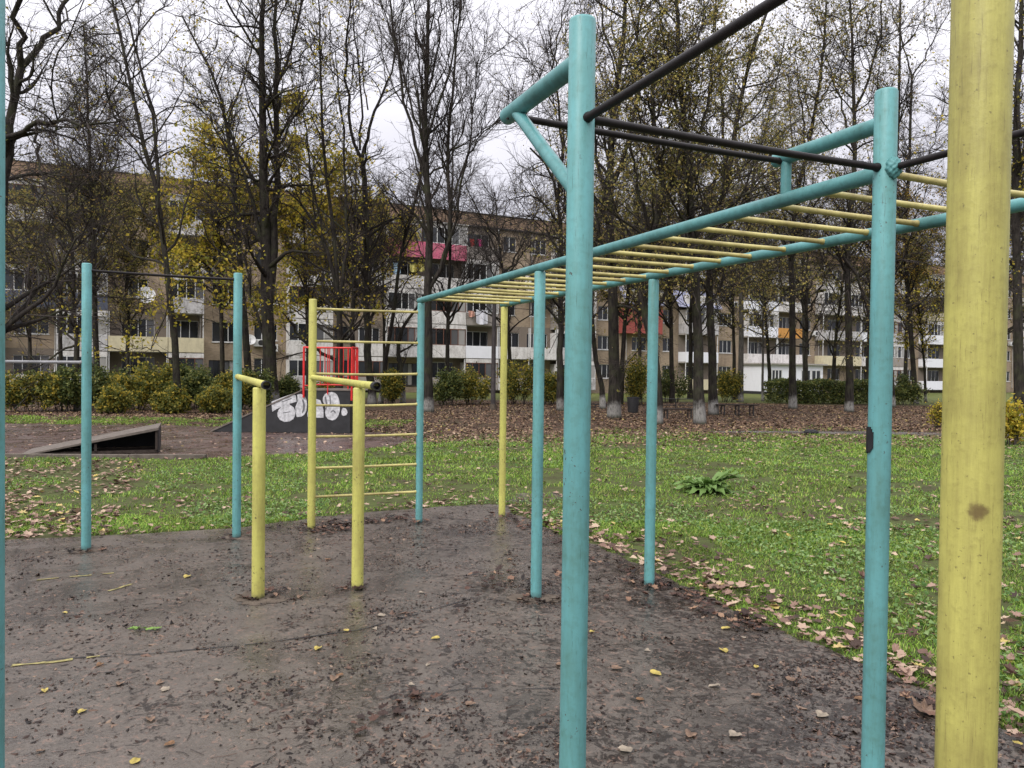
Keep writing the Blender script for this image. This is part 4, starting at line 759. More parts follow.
tree('dark tree close behind the bench tree, its stem leaning right at the top', (714, 415), [([(714, 415), (711, 340), (709, 285), (713, 230), (726, 190), (736, 130), (744, 86), (753, 48), (767, 12)], .20, .06, 0), ([(724, 198), (724, 120), (718, 60), (716, 0)], .08, .03, .9), ([(712, 240), (698, 200), (690, 160)], .06, .016, -.9), ([(738, 120), (760, 90), (778, 60)], .05, .014, .9), ([(730, 180), (755, 160), (775, 150)], .05, .014, -1.2), ([(710, 300), (730, 285), (745, 290)], .05, .014, .8)], 'lf_brown', 2600, .09, 17, dens=1.2, trop=.03, l1=(1.8, 4.8))
tree('pale grey trunked tree left of the white annexe', (740, 402), [([(740, 402), (742, 340), (741, 280), (746, 215), (760, 150), (775, 90), (784, 40)], .19, .03, 0), ([(742, 290), (728, 262), (716, 250)], .05, .015, .8), ([(748, 205), (738, 160), (742, 110)], .06, .016, -.9), ([(762, 150), (782, 130), (800, 120)], .05, .014, .9), ([(742, 300), (758, 275), (770, 268)], .05, .015, -.9)], 'lf_brown', 2400, .10, 18, dens=1.2, bark='bark_grey')
tree('slender pole-like sapling in front of the white annexe', (763, 401), [([(763, 401), (763, 340), (764, 280), (766, 210), (770, 150)], .09, .02, 0), ([(764, 270), (776, 240), (784, 215)], .03, .01, .5)], 'lf_brown', 900, .10, 19, dens=1.0, bark='bark_grey')
tree('tree with whitewashed foot at the left end of the clipped hedge', (793, 409), [([(793, 409), (793, 350), (792, 300), (791, 250), (797, 195), (808, 150), (818, 95), (824, 40), (826, 0)], .19, .04, 0), ([(792, 260), (806, 225), (822, 205)], .06, .016, -.9), ([(793, 240), (780, 200), (772, 165)], .07, .016, .9), ([(808, 155), (800, 100), (796, 50)], .06, .016, -.9), ([(816, 105), (836, 75), (850, 40)], .05, .014, .8), ([(792, 300), (775, 285), (762, 282)], .04, .012, -.8)], 'lf_brown', 2000, .10, 20, dens=1.1, trop=.03, l1=(1.8, 4.8))
tree('grey trunked tree rising out of the clipped hedge', (806, 399), [([(806, 399), (804, 330), (803, 270), (800, 210), (792, 140), (788, 70)], .18, .03, 0), ([(803, 270), (818, 240), (830, 220)], .05, .014, .8), ([(801, 220), (786, 195), (776, 180)], .05, .014, -.8)], 'lf_brown', 1500, .11, 21, dens=1.0, bark='bark_grey')
tree('dark tree with white foot in front of the clipped hedge, arching limb to the right', (849, 412), [([(849, 412), (849, 350), (848, 300), (847, 260), (852, 190), (855, 130), (852, 60), (850, 0)], .19, .05, 0), ([(830, 246), (846, 258), (860, 285), (868, 315), (870, 345)], .08, .05, -.4), ([(848, 280), (840, 258), (830, 246), (815, 238)], .08, .02, -.4), ([(854, 150), (840, 100), (828, 60), (824, 20)], .06, .016, .9), ([(854, 120), (868, 80), (880, 40), (882, 0)], .07, .025, -.8), ([(850, 200), (832, 170), (818, 160)], .05, .014, -1.2)], 'lf_brown', 1300, .10, 22, dens=1.2, trop=.03, l1=(1.8, 4.8))
tree('dark straight tree right behind the tall right turquoise post', (892, 407), [([(892, 407), (889, 340), (886, 285), (890, 230), (897, 150), (899, 70), (901, 0)], .18, .05, 0), ([(888, 260), (875, 225), (868, 190)], .06, .016, .8), ([(894, 190), (880, 140), (876, 90), (884, 40)], .06, .02, -.8)], 'lf_olive', 900, .12, 23, dens=1.0)
tree('wide forking tree with orange leaves left of the big yellow post', (916, 404), [([(916, 404), (912, 340), (908, 290), (905, 230), (910, 150), (912, 76)], .17, .07, 0), ([(912, 76), (904, 50), (890, 5)], .05, .025, -.6), ([(912, 76), (926, 54), (938, 32), (952, 4)], .05, .025, .6), ([(907, 270), (925, 240), (945, 225), (960, 222)], .06, .014, -.9), ([(906, 240), (890, 215), (880, 208)], .05, .014, .9), ([(909, 180), (930, 150), (944, 110)], .05, .014, .8), ([(908, 200), (925, 185), (945, 180)], .04, .012, -.8)], 'lf_orange', 2600, .11, 24, dens=1.4, trop=.05, lzone=(4.6, 13))
tree('leafy olive-yellow young tree between the right turquoise post and the big yellow post', (926, 402), [([(926, 402), (924, 360), (920, 320), (916, 290), (918, 262)], .10, .03, 0), ([(920, 330), (908, 310), (900, 300)], .04, .012, -.6), ([(922, 340), (936, 320), (946, 300)], .04, .012, .6), ([(918, 300), (932, 285), (942, 275)], .035, .012, -.6)], 'lf_yellow', 1500, .14, 25, dens=1.6, l1=(1.0, 2.2))
tree('dark leafy trunk at the right edge beyond the big yellow post', (1019, 428), [([(1019, 428), (1017, 320), (1016, 200), (1018, 90), (1021, 0)], .19, .08, 0), ([(1017, 260), (1030, 220), (1045, 180)], .05, .014, .6), ([(1017, 300), (1004, 270), (996, 250)], .04, .012, -.6), ([(1016, 180), (1000, 130), (990, 80)], .06, .014, .7)], 'lf_yellow', 1400, .09, 26, dens=1.4)
# yellow maples and more distant trees before the facade
tree('bright yellow maple behind the twin-trunk tree, before the facade', (308, 398), [([(308, 398), (308, 340), (306, 280), (304, 220), (298, 160), (294, 115)], .16, .03, 0), ([(307, 310), (325, 260), (345, 220), (368, 200)], .06, .015, 1.0), ([(306, 290), (290, 250), (280, 210)], .06, .015, -1.0), ([(306, 260), (320, 210), (335, 170)], .05, .015, -1.2), ([(308, 330), (335, 300), (355, 290)], .05, .015, .6), ([(307, 320), (288, 305), (276, 300)], .05, .015, .9)], 'lf_yellow', 8500, .19, 30, dens=1.6, bark='bark', Y=42.0, l1=(1.5, 3.5))
tree('greenish yellow maple behind the left-leaning tree, before the facade', (222, 398), [([(222, 398), (222, 340), (220, 280), (218, 220), (214, 160), (210, 110)], .16, .03, 0), ([(221, 300), (205, 260), (195, 230)], .06, .015, -1.0), ([(220, 280), (236, 235), (250, 200)], .06, .015, 1.0), ([(218, 240), (200, 205), (190, 180)], .05, .015, .8), ([(219, 250), (232, 205), (240, 165)], .05, .015, -1.0), ([(221, 310), (245, 290), (258, 285)], .05, .015, -.6), ([(221, 300), (190, 275), (165, 268)], .05, .015, .6)], 'lf_yellow', 7500, .18, 31, dens=1.7, bark='bark', Y=40.0, l1=(1.5, 3.5))
tree('golden maple by the pink balcony', (384, 398), [([(384, 398), (384, 340), (383, 290), (382, 240), (380, 205)], .12, .03, 0), ([(383, 280), (395, 240), (402, 215)], .04, .012, .8), ([(383, 270), (370, 235), (362, 212)], .04, .012, -.8)], 'lf_yellow', 2000, .17, 32, dens=1.2, bark='bark', Y=44.0, lzone=(6.2, 12))
tree('olive leafed tree before the facade, between the two slim left trees', (128, 398), [([(128, 398), (128, 350), (127, 300), (126, 240), (122, 190)], .14, .03, 0), ([(127, 310), (110, 275), (95, 250)], .05, .014, -1.0), ([(127, 290), (145, 250), (160, 225)], .05, .014, 1.0), ([(126, 260), (140, 220), (150, 190)], .05, .014, -.8), ([(126, 250), (108, 215), (98, 195)], .05, .014, .8)], 'lf_brown', 3600, .13, 33, dens=1.8, bark='bark', Y=41.0, l1=(1.3, 3.0), lzone=(3.5, 13))
tree('olive brown tree before the far-left facade', (30, 400), [([(30, 400), (30, 350), (29, 300), (28, 250), (25, 205)], .14, .03, 0), ([(29, 310), (48, 275), (60, 255)], .05, .014, .8), ([(29, 290), (12, 255), (2, 235)], .05, .014, -.8), ([(28, 270), (45, 235), (58, 210)], .05, .014, -.8)], 'lf_brown', 2600, .11, 34, dens=1.7, bark='bark', Y=40.0)
hx = [(640, 46, 'lf_brown'), (672, 40, 'lf_olive'), (735, 48, 'lf_brown'), (770, 52, 'lf_brown'), (832, 50, 'lf_brown'), (868, 46, 'lf_olive'), (905, 56, 'lf_orange'), (955, 42, 'lf_brown'), (985, 38, 'lf_olive'), (1045, 36, 'lf_brown'), (585, 48, 'lf_brown'), (1090, 40, 'lf_olive'), (1150, 36, 'lf_brown'), (352, 39, None), (447, 40, None), (512, 42, None), (60, 44, None), (620, 37, 'lf_brown'), (690, 50, 'lf_olive'), (806, 44, None)]
hl = ['background tree seen just left of the right ladder post', 'background tree with olive leaves right of the right ladder post', 'background tree behind the pale grey trunk', 'background tree over the white annexe roof', 'background tree behind the clipped hedge middle', 'background tree left of the tall right turquoise post, olive leaves', 'distant tree with orange leaves between the tall right turquoise post and yellow post', 'background tree hidden mostly behind the big yellow post', 'background tree behind the right side of the big yellow post', 'background tree by the right edge of the picture', 'background tree just right of the near turquoise post', 'bare tree beyond the right edge', 'last tree beyond the right edge', 'bare tree just left of the forked tree, behind the wall bars', 'bare tree behind the shrub right of the ladder-end post', 'bare tree behind the shrub with golden leaves', 'bare tree far left behind the slim dark tree', 'leafy tree behind the stout whitewashed tree', 'olive tree behind the two whitewashed bench trees', 'bare tree behind the middle of the clipped hedge']
for i, (px, Y, lf) in enumerate(hx):
    g = np.random.default_rng(500 + i); top = 60 + g.uniform(0, 60); y0 = at(px, 400, Y); h = []
    def xy(dx, z): return (px + dx * F / Y, 371 + .0121 * (px - 512) - (z - EYE) * F / Y)
    Ht = g.uniform(11, 15); ln = g.normal(0, .6); st = [xy(0, 0), xy(ln * .2, 3), xy(ln * .5, 6), xy(ln, 9), xy(ln * 1.3, Ht)]
    for q in range(6):
        z = g.uniform(3.0, 9); s_ = 1 if q % 2 else -1; e = g.uniform(1.2, 2.6); h.append(([xy(ln * z / 9, z), xy(ln * z / 9 + s_ * e * .5, z + 1.6), xy(ln * z / 9 + s_ * e, z + g.uniform(2.6, 4.5))], .07, .016, g.normal(0, 1.2)))
    tree(hl[i], st[0], [(st, g.uniform(.13, .2), .03, 0)] + h, lf, int(g.uniform(1500, 2800)), .12, 60 + i, dens=1.2 if lf is None else 1.1, bark='bark', Y=Y, trop=.08)

# ------------------------------------------------------------------ bushes and hedges
def bush(label, px, py, wpx, hpx, leaf, n, lsize=.07, box=False, seed=0, name='bush', dpt=None, group=None, cat='bush'):
    g = np.random.default_rng(900 + seed); b = gp(px, py, 0); z0 = float(terrain(b[0], b[1])); b = gp(px, py, z0); sc = b[1] / F; W = wpx * sc / 2; Hh = hpx * sc; Dp = dpt or W * .8
    root = empty(name, (b[0], b[1] + Dp * .6, z0)); tag(root, label, cat, group)
    ns = max(14, int(W * 16)); st = np.zeros((ns, 5, 3)); 
    sx_ = g.uniform(-.8, .8, ns) * W; sy_ = g.uniform(-.7, .7, ns) * Dp; hh = Hh * g.uniform(.6, 1.05, ns) * (1 if box else np.sqrt(np.clip(1 - (sx_ / W) ** 2 * .7, .1, 1)))
    for k in range(5): t = k / 4; st[:, k] = np.stack([sx_ * (.55 + .5 * t) + g.normal(0, .04, ns), sy_ * (.55 + .5 * t) + g.normal(0, .04, ns), hh * t - .05], 1)
    R = np.linspace(.014, .004, 5)[None] * np.ones((ns, 1)); P2_, R2_, L2_ = grow(st, R, hh, 7, .2, (25, 60), (.25 * min(1.2, Hh), .5 * min(1.2, Hh)), 4, .6, .003, .1, .15, g)
    v1, q1 = tubes(st, R, 4); v2, q2 = tubes(P2_, R2_, 3); np_mesh('stems', np.vstack([v1, v2]), np.vstack([q1, q2 + len(v1)]), None, M['twig'], root)
    if box: P = np.stack([g.uniform(-W, W, n), g.uniform(-Dp, Dp, n), Hh * (1 - g.uniform(0, 1, n) ** 2.2 * .98)], 1); P[:, 2] += .09 * np.sin(P[:, 0] * 3 + seed) + g.normal(0, .05, n); P[:, 1] += g.normal(0, .05, n)
    else:
        pool = np.concatenate([P2_[:, 1:].reshape(-1, 3), st[:, 2:].reshape(-1, 3)]); P = pool[g.integers(0, len(pool), n)] + g.normal(0, .075 * max(1, Hh / 1.2), (n, 3)); P[:, 2] = np.abs(P[:, 2])
    v, q = leaf_quads(P, lsize, g, .6); np_mesh('foliage', v, q, None, M[leaf], root); return root
bl = [('dense green bush at the far left behind the pull-up frame', 22, 413, 60, 42, 'lf_mixed'), ('dark green bush left of the slim whitewashed tree', 58, 412, 46, 46, 'lf_green'), ('bush with yellow leaves between two whitewashed trees at left', 128, 411, 52, 44, 'lf_mixed'), ('tall mixed bush left of the crisp whitewashed tree', 158, 411, 36, 48, 'lf_mixed'), ('green bush right of the crisp whitewashed tree', 200, 410, 46, 40, 'lf_green'), ('yellowish bush behind the right post of the pull-up frame', 232, 410, 36, 40, 'lf_mixed'), ('bush below the first-floor cream balcony, dark leaves', 98, 409, 40, 44, 'lf_green'), ('low yellow shrub right of the straight twiggy tree', 114, 414, 34, 26, 'lf_mixed'), ('low yellow leafed shrub left of the crisp whitewashed foot', 168, 414, 30, 24, 'lf_mixed'), ('dark shrub behind the gap right of the crisp whitewashed tree', 183, 408, 34, 44, 'lf_green'), ('low mixed shrub in front of the green bush, right of the whitewashed foot', 214, 414, 36, 26, 'lf_mixed'), ('shrub behind the lime dip post at the left frame', 258, 410, 34, 36, 'lf_green')]
for i, (lb, x, y, w_, h, lf) in enumerate(bl): bush(lb, x, y, w_, h, lf, 5200, .10, seed=i)
bl = [('small yellow green bush between forked tree and crooked tree', 388, 405, 26, 34, 'lf_mixed'), ('bushy green shrub right of the ladder-end turquoise post', 446, 406, 30, 36, 'lf_green'), ('upright green shrub left of the lime yellow post', 474, 405, 38, 36, 'lf_mixed'), ('shrub with golden leaves right of the lime yellow post', 516, 405, 34, 44, 'lf_mixed'), ('golden shrub left of the middle ladder post', 548, 405, 26, 36, 'lf_mixed'), ('green shrub left of the near turquoise post', 570, 405, 30, 38, 'lf_green'), ('pale yellow shrub behind the litter bin', 640, 405, 30, 52, 'lf_mixed'), ('large dark green bush behind the low metal fence', 672, 403, 52, 34, 'lf_green'), ('small yellow shrub behind the bench tree', 728, 402, 26, 32, 'lf_mixed'), ('yellow green shrub behind the graffiti ramp', 320, 402, 40, 22, 'lf_mixed'), ('low shrub left of the twin-trunk tree foot', 284, 403, 26, 26, 'lf_green'), ('rounded green bush right of the clipped hedge', 908, 405, 34, 28, 'lf_green'), ('green bush right behind the big yellow post', 965, 404, 40, 34, 'lf_mixed')]
for i, (lb, x, y, w_, h, lf) in enumerate(bl): bush(lb, x, y, w_, h, lf, 4200, .10, seed=20 + i)
bush('yellow leafed shrub at the right edge beside the big yellow post', 1016, 446, 36, 46, 'lf_yellow', 1300, .09, seed=50); bush('small yellow shrub peeking left of the big yellow post', 940, 428, 12, 30, 'lf_yellow', 400, .09, seed=51)
bush('long clipped dark green hedge before the far apartment block', 828, 404, 112, 22, 'lf_green', 15000, .11, True, 52, 'hedge', 1.0, cat='hedge')

# ------------------------------------------------------------------ street furniture
b = gp(633, 413); o = empty('litter_bin', (b[0], b[1], 0)); tag(o, 'dark round litter bin standing among leaves by the stout whitewashed tree', 'litter bin')
mb = MB(); mb.tube([(0, 0, .02), (0, 0, .1), (0, 0, .56), (0, 0, .6)], [.19, .20, .235, .235], 24, True, False); mb.tube([(0, 0, .6), (0, 0, .08)], [.215, .18], 24, False, True); mb.build('drum', M['dark_metal'], o); mb = MB(); mb.tube([(0, 0, .56), (0, 0, .615)], [.245, .245], 24, False, False); mb.build('rim', M['stone'], o)
def bench(px0, px1, py, zt, label, mat, legs=2):
    a, b = gp(px0, py), gp(px1, py); c = (a + b) / 2; d = (b - a) / 2; L = np.linalg.norm(d); ang = math.atan2(d[1], d[0]); o = empty('bench', (c[0], c[1], 0), ang); tag(o, label, 'bench')
    for k in range(2): mb = MB(); mb.box((-L, -.17 + k * .18, zt - .04), (L, -.01 + k * .18, zt)); mb.build('seat_board', mat, o)
    for k in range(legs): x = -L * .72 + 1.44 * L * k / (legs - 1); mb = MB(); mb.box((x - .018, -.15, 0), (x + .018, -.115, zt - .042)); mb.box((x - .018, .115, 0), (x + .018, .15, zt - .042)); mb.box((x - .018, -.113, zt - .08), (x + .018, .113, zt - .043)); mb.build('leg', M['dark_metal'], o)
bench(661, 694, 419, .36, 'low dark wooden bench left of the bench tree with tall white foot', M['old_wood']); bench(717, 757, 415.5, .42, 'long low dark bench right of the bench tree', M['old_wood'], 3)
def lowfence(px0, px1, py, h, label):
    a, b = gp(px0, py), gp(px1, py); o = empty('low_fence', (a[0], a[1], 0)); tag(o, label, 'fence'); n = max(2, int(np.linalg.norm(b - a) / 1.1)); mb = MB(); mb.tube([np.zeros(3) + [0, 0, h], b - a + [0, 0, h]], .02, 10); mb.build('top_rail', M['dark_metal'], o); mb = MB(); mb.tube([np.zeros(3) + [0, 0, h * .35], b - a + [0, 0, h * .35]], .014, 10); mb.build('lower_rail', M['dark_metal'], o)
    for k in range(n + 1): p = (b - a) * k / n; mb = MB(); mb.tube([p - [0, 0, .05], p + [0, 0, h]], .02, 10); mb.build('fence_post', M['dark_metal'], o)
lowfence(655, 696, 408.5, .42, 'low dark metal fence rail in front of the large dark bush'); lowfence(578, 612, 408, .16, 'very low metal rail left of the stout whitewashed tree')
b = gp(811, 434); o = empty('stone_block', (b[0], b[1], 0)); tag(o, 'small dark flat stone lying in leaves beside the gravel path', 'stone'); lump('block', (b[0], b[1], .05), .12, M['stone'], o, o, (1.6, .9, .6))
b = gp(493, 410); o = empty('utility_pole', (b[0], b[1], 0)); tag(o, 'thin dark straight pole left of the lime yellow ladder post', 'pole'); mb = MB(); mb.tube([(0, 0, -.1), (0, 0, 2), (0, 0, 5.3)], [.10, .09, .075], 14); mb.build('shaft', simple('grey_pole', (.075, .065, .065), .3, 4, .7), o); mb = MB(); mb.tube([(0, 0, 0), (0, 0, .25)], [.15, .12], 14); mb.build('base', M['concrete'], o)

# ------------------------------------------------------------------ grass, weeds and leaves
from mathutils.geometry import tessellate_polygon
def inside(P, poly):
    x, y = P[:, 0], P[:, 1]; r = np.zeros(len(P), bool); n = len(poly); j = n - 1
    for i in range(n):
        xi, yi = poly[i]; xj, yj = poly[j]; c = ((yi > y) != (yj > y)) & (x < (xj - xi) * (y - yi) / (yj - yi + 1e-12) + xi); r ^= c; j = i
    return r
CP = np.array(court_poly); PADP = np.array(pad); PATH = np.array([(5.2, 20.6), (9, 21.2), (14, 20.9), (30, 19.0), (30, 17.9), (14, 19.7), (9, 20.1), (5.4, 20.1)])
def vnoise(P, sc, seed):
    g = np.random.default_rng(seed); T = g.random((64, 64)); q = P[:, :2] * sc + 500; i = np.floor(q).astype(int); f = q - i; f = f * f * (3 - 2 * f); i0 = i % 64; i1 = (i + 1) % 64
    return (T[i0[:, 0], i0[:, 1]] * (1 - f[:, 0]) + T[i1[:, 0], i0[:, 1]] * f[:, 0]) * (1 - f[:, 1]) + (T[i0[:, 0], i1[:, 1]] * (1 - f[:, 0]) + T[i1[:, 0], i1[:, 1]] * f[:, 0]) * f[:, 1]
def frustum(n, y0, y1, g, marg=1.06, pw=1.0):
    """random ground points inside the wedge the view covers, spread a little wider"""
    y = (g.random(n) * (y1 ** (pw + 1) - y0 ** (pw + 1)) + y0 ** (pw + 1)) ** (1 / (pw + 1)); x = g.uniform(-1, 1, n) * y * .67 * marg + g.normal(0, .3, n); return np.stack([x, y], 1)
g = np.random.default_rng(77)
def grass_ok(P):
    k = ~inside(P, CP) & ~inside(P, PADP) & ~inside(P, PATH); 
    lim = 18.6 + .12 * np.minimum(P[:, 0], 10) + (vnoise(P, .35, 3) - .5) * 6; lim = lim + g.normal(0, 1.3, len(P)); k &= (P[:, 1] < lim) | ((P[:, 0] < -3) & (P[:, 1] < 23.5) & (P[:, 1] > 20.2))
    k &= ~((P[:, 0] < -4.1) & (P[:, 1] > 7.6) & (P[:, 1] < 12.6) & (vnoise(P, .8, 11) * .6 + vnoise(P, 2.4, 12) * .4 > .45) & (P[:, 0] < -4.4 - (P[:, 1] - 8) * .42))
    d = vnoise(P, 1.6, 4) * .5 + vnoise(P, 5.0, 5) * .5; return k & (d > .28 + .12 * g.random(len(P)) + .30 * np.clip((P[:, 1] - 14) / 5, 0, 1) * g.random(len(P)))
PG = np.concatenate([frustum(230000, 2.6, 8.0, g, 1.25), frustum(260000, 8.0, 24.0, g, 1.1, .3)]); PG = PG[grass_ok(PG)]
nb = len(PG); far = np.clip(PG[:, 1] / 9.0, .75, 2.0); hgt = g.uniform(.012, .042, nb) * far ** .45 * (.6 + .8 * vnoise(PG, 1.1, 8)); wd = g.uniform(.0028, .0062, nb) * far ** 1.1; az = g.uniform(0, 2 * PI, nb); ln_ = g.uniform(.5, 1.6, nb) * hgt
bx = np.stack([np.cos(az), np.sin(az)], 1); pr = np.stack([-bx[:, 1], bx[:, 0]], 1); z0 = terrain(PG[:, 0], PG[:, 1]) - .004
def p_(xy, z): return np.concatenate([xy, z[:, None]], 1)
V = np.stack([p_(PG - pr * wd[:, None], z0), p_(PG + pr * wd[:, None], z0), p_(PG + bx * (ln_ * .45)[:, None] + pr * (wd * .8)[:, None], z0 + hgt * .62), p_(PG + bx * (ln_ * .45)[:, None] - pr * (wd * .8)[:, None], z0 + hgt * .62), p_(PG + bx * ln_[:, None], z0 + hgt)], 1).reshape(-1, 3)
bi = np.arange(nb)[:, None] * 5; o = np_mesh('grass', V, bi + np.array([[0, 1, 2, 3]]), bi + np.array([[3, 2, 4]]), M['grass']); tag(o, 'short weedy green grass around the asphalt court', 'grass', kind='stuff')
# broad clover-like leaves in the turf
PW = np.concatenate([frustum(26000, 3, 9, g, 1.2), frustum(30000, 9, 19, g, 1.1, .3)]); PW = PW[grass_ok(PW) & (vnoise(PW, .7, 9) > .42)]; zz = terrain(PW[:, 0], PW[:, 1]) + g.uniform(.012, .05, len(PW)); v, q = leaf_quads(p_(PW, zz), .035 * 1.0, g, 2.2, .85); o = np_mesh('clover', v, q, None, M['weed']); tag(o, 'low broad-leaved weeds growing through the grass', 'weeds', kind='stuff')

LT = np.array([(0, -.55), (.12, -.22), (.42, -.34), (.30, -.06), (.55, .10), (.26, .16), (.22, .40), (.08, .28), (0, .58), (-.08, .28), (-.22, .40), (-.26, .16), (-.55, .10), (-.30, -.06), (-.42, -.34), (-.12, -.22)])
def fallen(P, size, g, lift=.012, curl=.25):
    """lobed dry leaves lying about; a fan of triangles each"""
    m = len(P); k = len(LT); az = g.uniform(0, 2 * PI, m); s = size * g.uniform(.5, 1.3, m); tx, ty = g.normal(0, .20, m), g.normal(0, .20, m); cu = g.uniform(-.2, 1, m) * curl
    rad = np.hypot(LT[:, 0], LT[:, 1])[None]; lob = g.uniform(0, 1.0, m)[:, None] ** .8; th = np.arctan2(LT[:, 1], LT[:, 0])[None]
    rr = (rad * lob + (1 - lob) * (.40 + .05 * np.sin(2 * th + az[:, None]))) * (1 + g.normal(0, .10, (m, k))) * s[:, None]
    X = rr * np.cos(th) * g.uniform(.45, 1, m)[:, None]; Y_ = rr * np.sin(th); r2 = (LT ** 2).sum(1)[None] * s[:, None]; fold = g.uniform(-.1, .5, m)[:, None]
    Zl = tx[:, None] * X + ty[:, None] * Y_ + cu[:, None] * r2 * (1 + .8 * np.sin(LT[:, 0] * 9 + 1)[None]) + fold * np.abs(X); Zl -= Zl.min(1, keepdims=True)
    wx = X * np.cos(az)[:, None] - Y_ * np.sin(az)[:, None] + P[:, 0:1]; wy = X * np.sin(az)[:, None] + Y_ * np.cos(az)[:, None] + P[:, 1:2]; wz = Zl + P[:, 2:3] + lift
    c = np.stack([P[:, 0], P[:, 1], P[:, 2] + lift + s * .02], 1)[:, None]; V = np.concatenate([np.stack([wx, wy, wz], -1), c], 1).reshape(-1, 3); b = np.arange(m)[:, None, None] * (k + 1); tr = np.stack([np.arange(k), (np.arange(k) + 1) % k, np.full(k, k)], 1)[None]; return V, (b + tr).reshape(-1, 3)
def edge_dist(P):
    d = np.full(len(P), 9.0)
    for e in EDGE[::2]: d = np.minimum(d, np.hypot(P[:, 0] - e[0], P[:, 1] - e[1]))
    return d
PL = np.concatenate([frustum(20000, 2.5, 9, g, 1.2), frustum(26000, 9, 20, g, 1.1, .4)]); ins = inside(PL, CP) | inside(PL, PATH); ed = edge_dist(PL)
prob = .10 * np.clip(1.5 - PL[:, 1] / 14, .3, 1) + .95 * np.exp(-(ed / .42) ** 2) * (PL[:, 0] > .2) + .22 * np.exp(-(ed / .3) ** 2) + .85 * np.clip((PL[:, 1] - 12.5) / 6, 0, 1) ** 1.5 * np.clip(vnoise(PL, .6, 23) * 1.6 - .1, 0, 1) + .16 * (vnoise(PL, .9, 21) > .66); prob += .9 * ((PL[:, 0] < -4.1 - (PL[:, 1] - 8) * .42) & (PL[:, 1] < 12.6)) * (vnoise(PL, .8, 11) * .6 + vnoise(PL, 2.4, 12) * .4 > .34); prob += .25 * ((PL[:, 0] > 2.6) & (PL[:, 1] < 5)); prob = np.where(inside(PL, PADP), .22 * (vnoise(PL, 1.0, 31) + .2), prob * .85)
kp = ~ins & (g.random(len(PL)) < prob); PL = PL[kp]; v, t_ = fallen(p_(PL, terrain(PL[:, 0], PL[:, 1]) + g.uniform(.0, .022, len(PL)) * (~inside(PL, PADP))), .074, g, .006, .28); o = np_mesh('fallen_leaves', v, None, t_, M['lf_dry']); tag(o, 'dry pinkish brown leaves scattered over the grass and court edge', 'leaf litter', kind='stuff')
# leaf carpet under the trees
PC = frustum(110000, 15.0, 46, g, 1.12, .35); lim = 18.3 + .12 * np.minimum(PC[:, 0], 10) + (vnoise(PC, .35, 3) - .5) * 6 + g.normal(-.6, 1.5, len(PC)); kp = ~inside(PC, PADP) & (~inside(PC, PATH) | (g.random(len(PC)) < .12)) & (PC[:, 1] > lim) & (PC[:, 1] < 42 - 4 * vnoise(PC, .3, 6)) & ~((PC[:, 0] < -4) & (PC[:, 1] < 23.5) & (g.random(len(PC)) < .8)); kp &= g.random(len(PC)) < np.clip((vnoise(PC, .55, 61) * .6 + vnoise(PC, 1.7, 62) * .4) * 2.4 - .25, .12, 1); kp &= (PC[:, 0] > -3) | (PC[:, 1] < 29); PC = PC[kp]
v, q = leaf_quads(p_(PC, terrain(PC[:, 0], PC[:, 1]) + .02), .095, g, 3.0); o = np_mesh('leaf_carpet', v, q, None, M['lf_carpet']); tag(o, 'reddish brown carpet of fallen leaves under the trees', 'leaf litter', kind='stuff')
# dark wet crumbs, bits of leaf and twigs on the asphalt
PD = np.concatenate([frustum(230000, 1.6, 9, g, 1.15, .35)]); PD = PD[inside(PD, CP)]; cl_ = vnoise(PD, 1.3, 41) * .45 + vnoise(PD, 4.5, 42) * .55; rt = np.clip((PD[:, 0] + 2.2) / 2.6, .25, 1.0) * (.55 + .9 * (vnoise(PD, 14., 43) > .5)); PD = PD[g.random(len(PD)) < np.clip((cl_ - .42) * 4.2, .03, 1) * rt * .68 + .02]; v, q = leaf_quads(p_(PD, np.full(len(PD), .0085)), .014 * np.exp(g.normal(0, .55, len(PD))), g, 3.2, .65); q0 = q
nT = 420; PT = frustum(nT * 3, 1.6, 8.5, g, 1.15, .5); PT = PT[inside(PT, CP)][:nT]; nT = len(PT); az = g.uniform(0, 2 * PI, nT); L_ = g.uniform(.02, .11, nT); PP = np.zeros((nT, 3, 3)); bend = g.normal(0, .25, nT)
for k in range(3): PP[:, k, 0] = PT[:, 0] + np.cos(az + bend * (k - 1)) * L_ * (k - 1) / 2; PP[:, k, 1] = PT[:, 1] + np.sin(az + bend * (k - 1)) * L_ * (k - 1) / 2; PP[:, k, 2] = .008
v2, q2 = tubes(PP, np.full((nT, 3), .0012), 4); o = np_mesh('leaf_crumbs', np.vstack([v, v2]), np.vstack([q0, q2 + len(v)]), None, M['lf_wet']); tag(o, 'dark wet leaf crumbs and twigs strewn over the asphalt', 'leaf litter', kind='stuff')
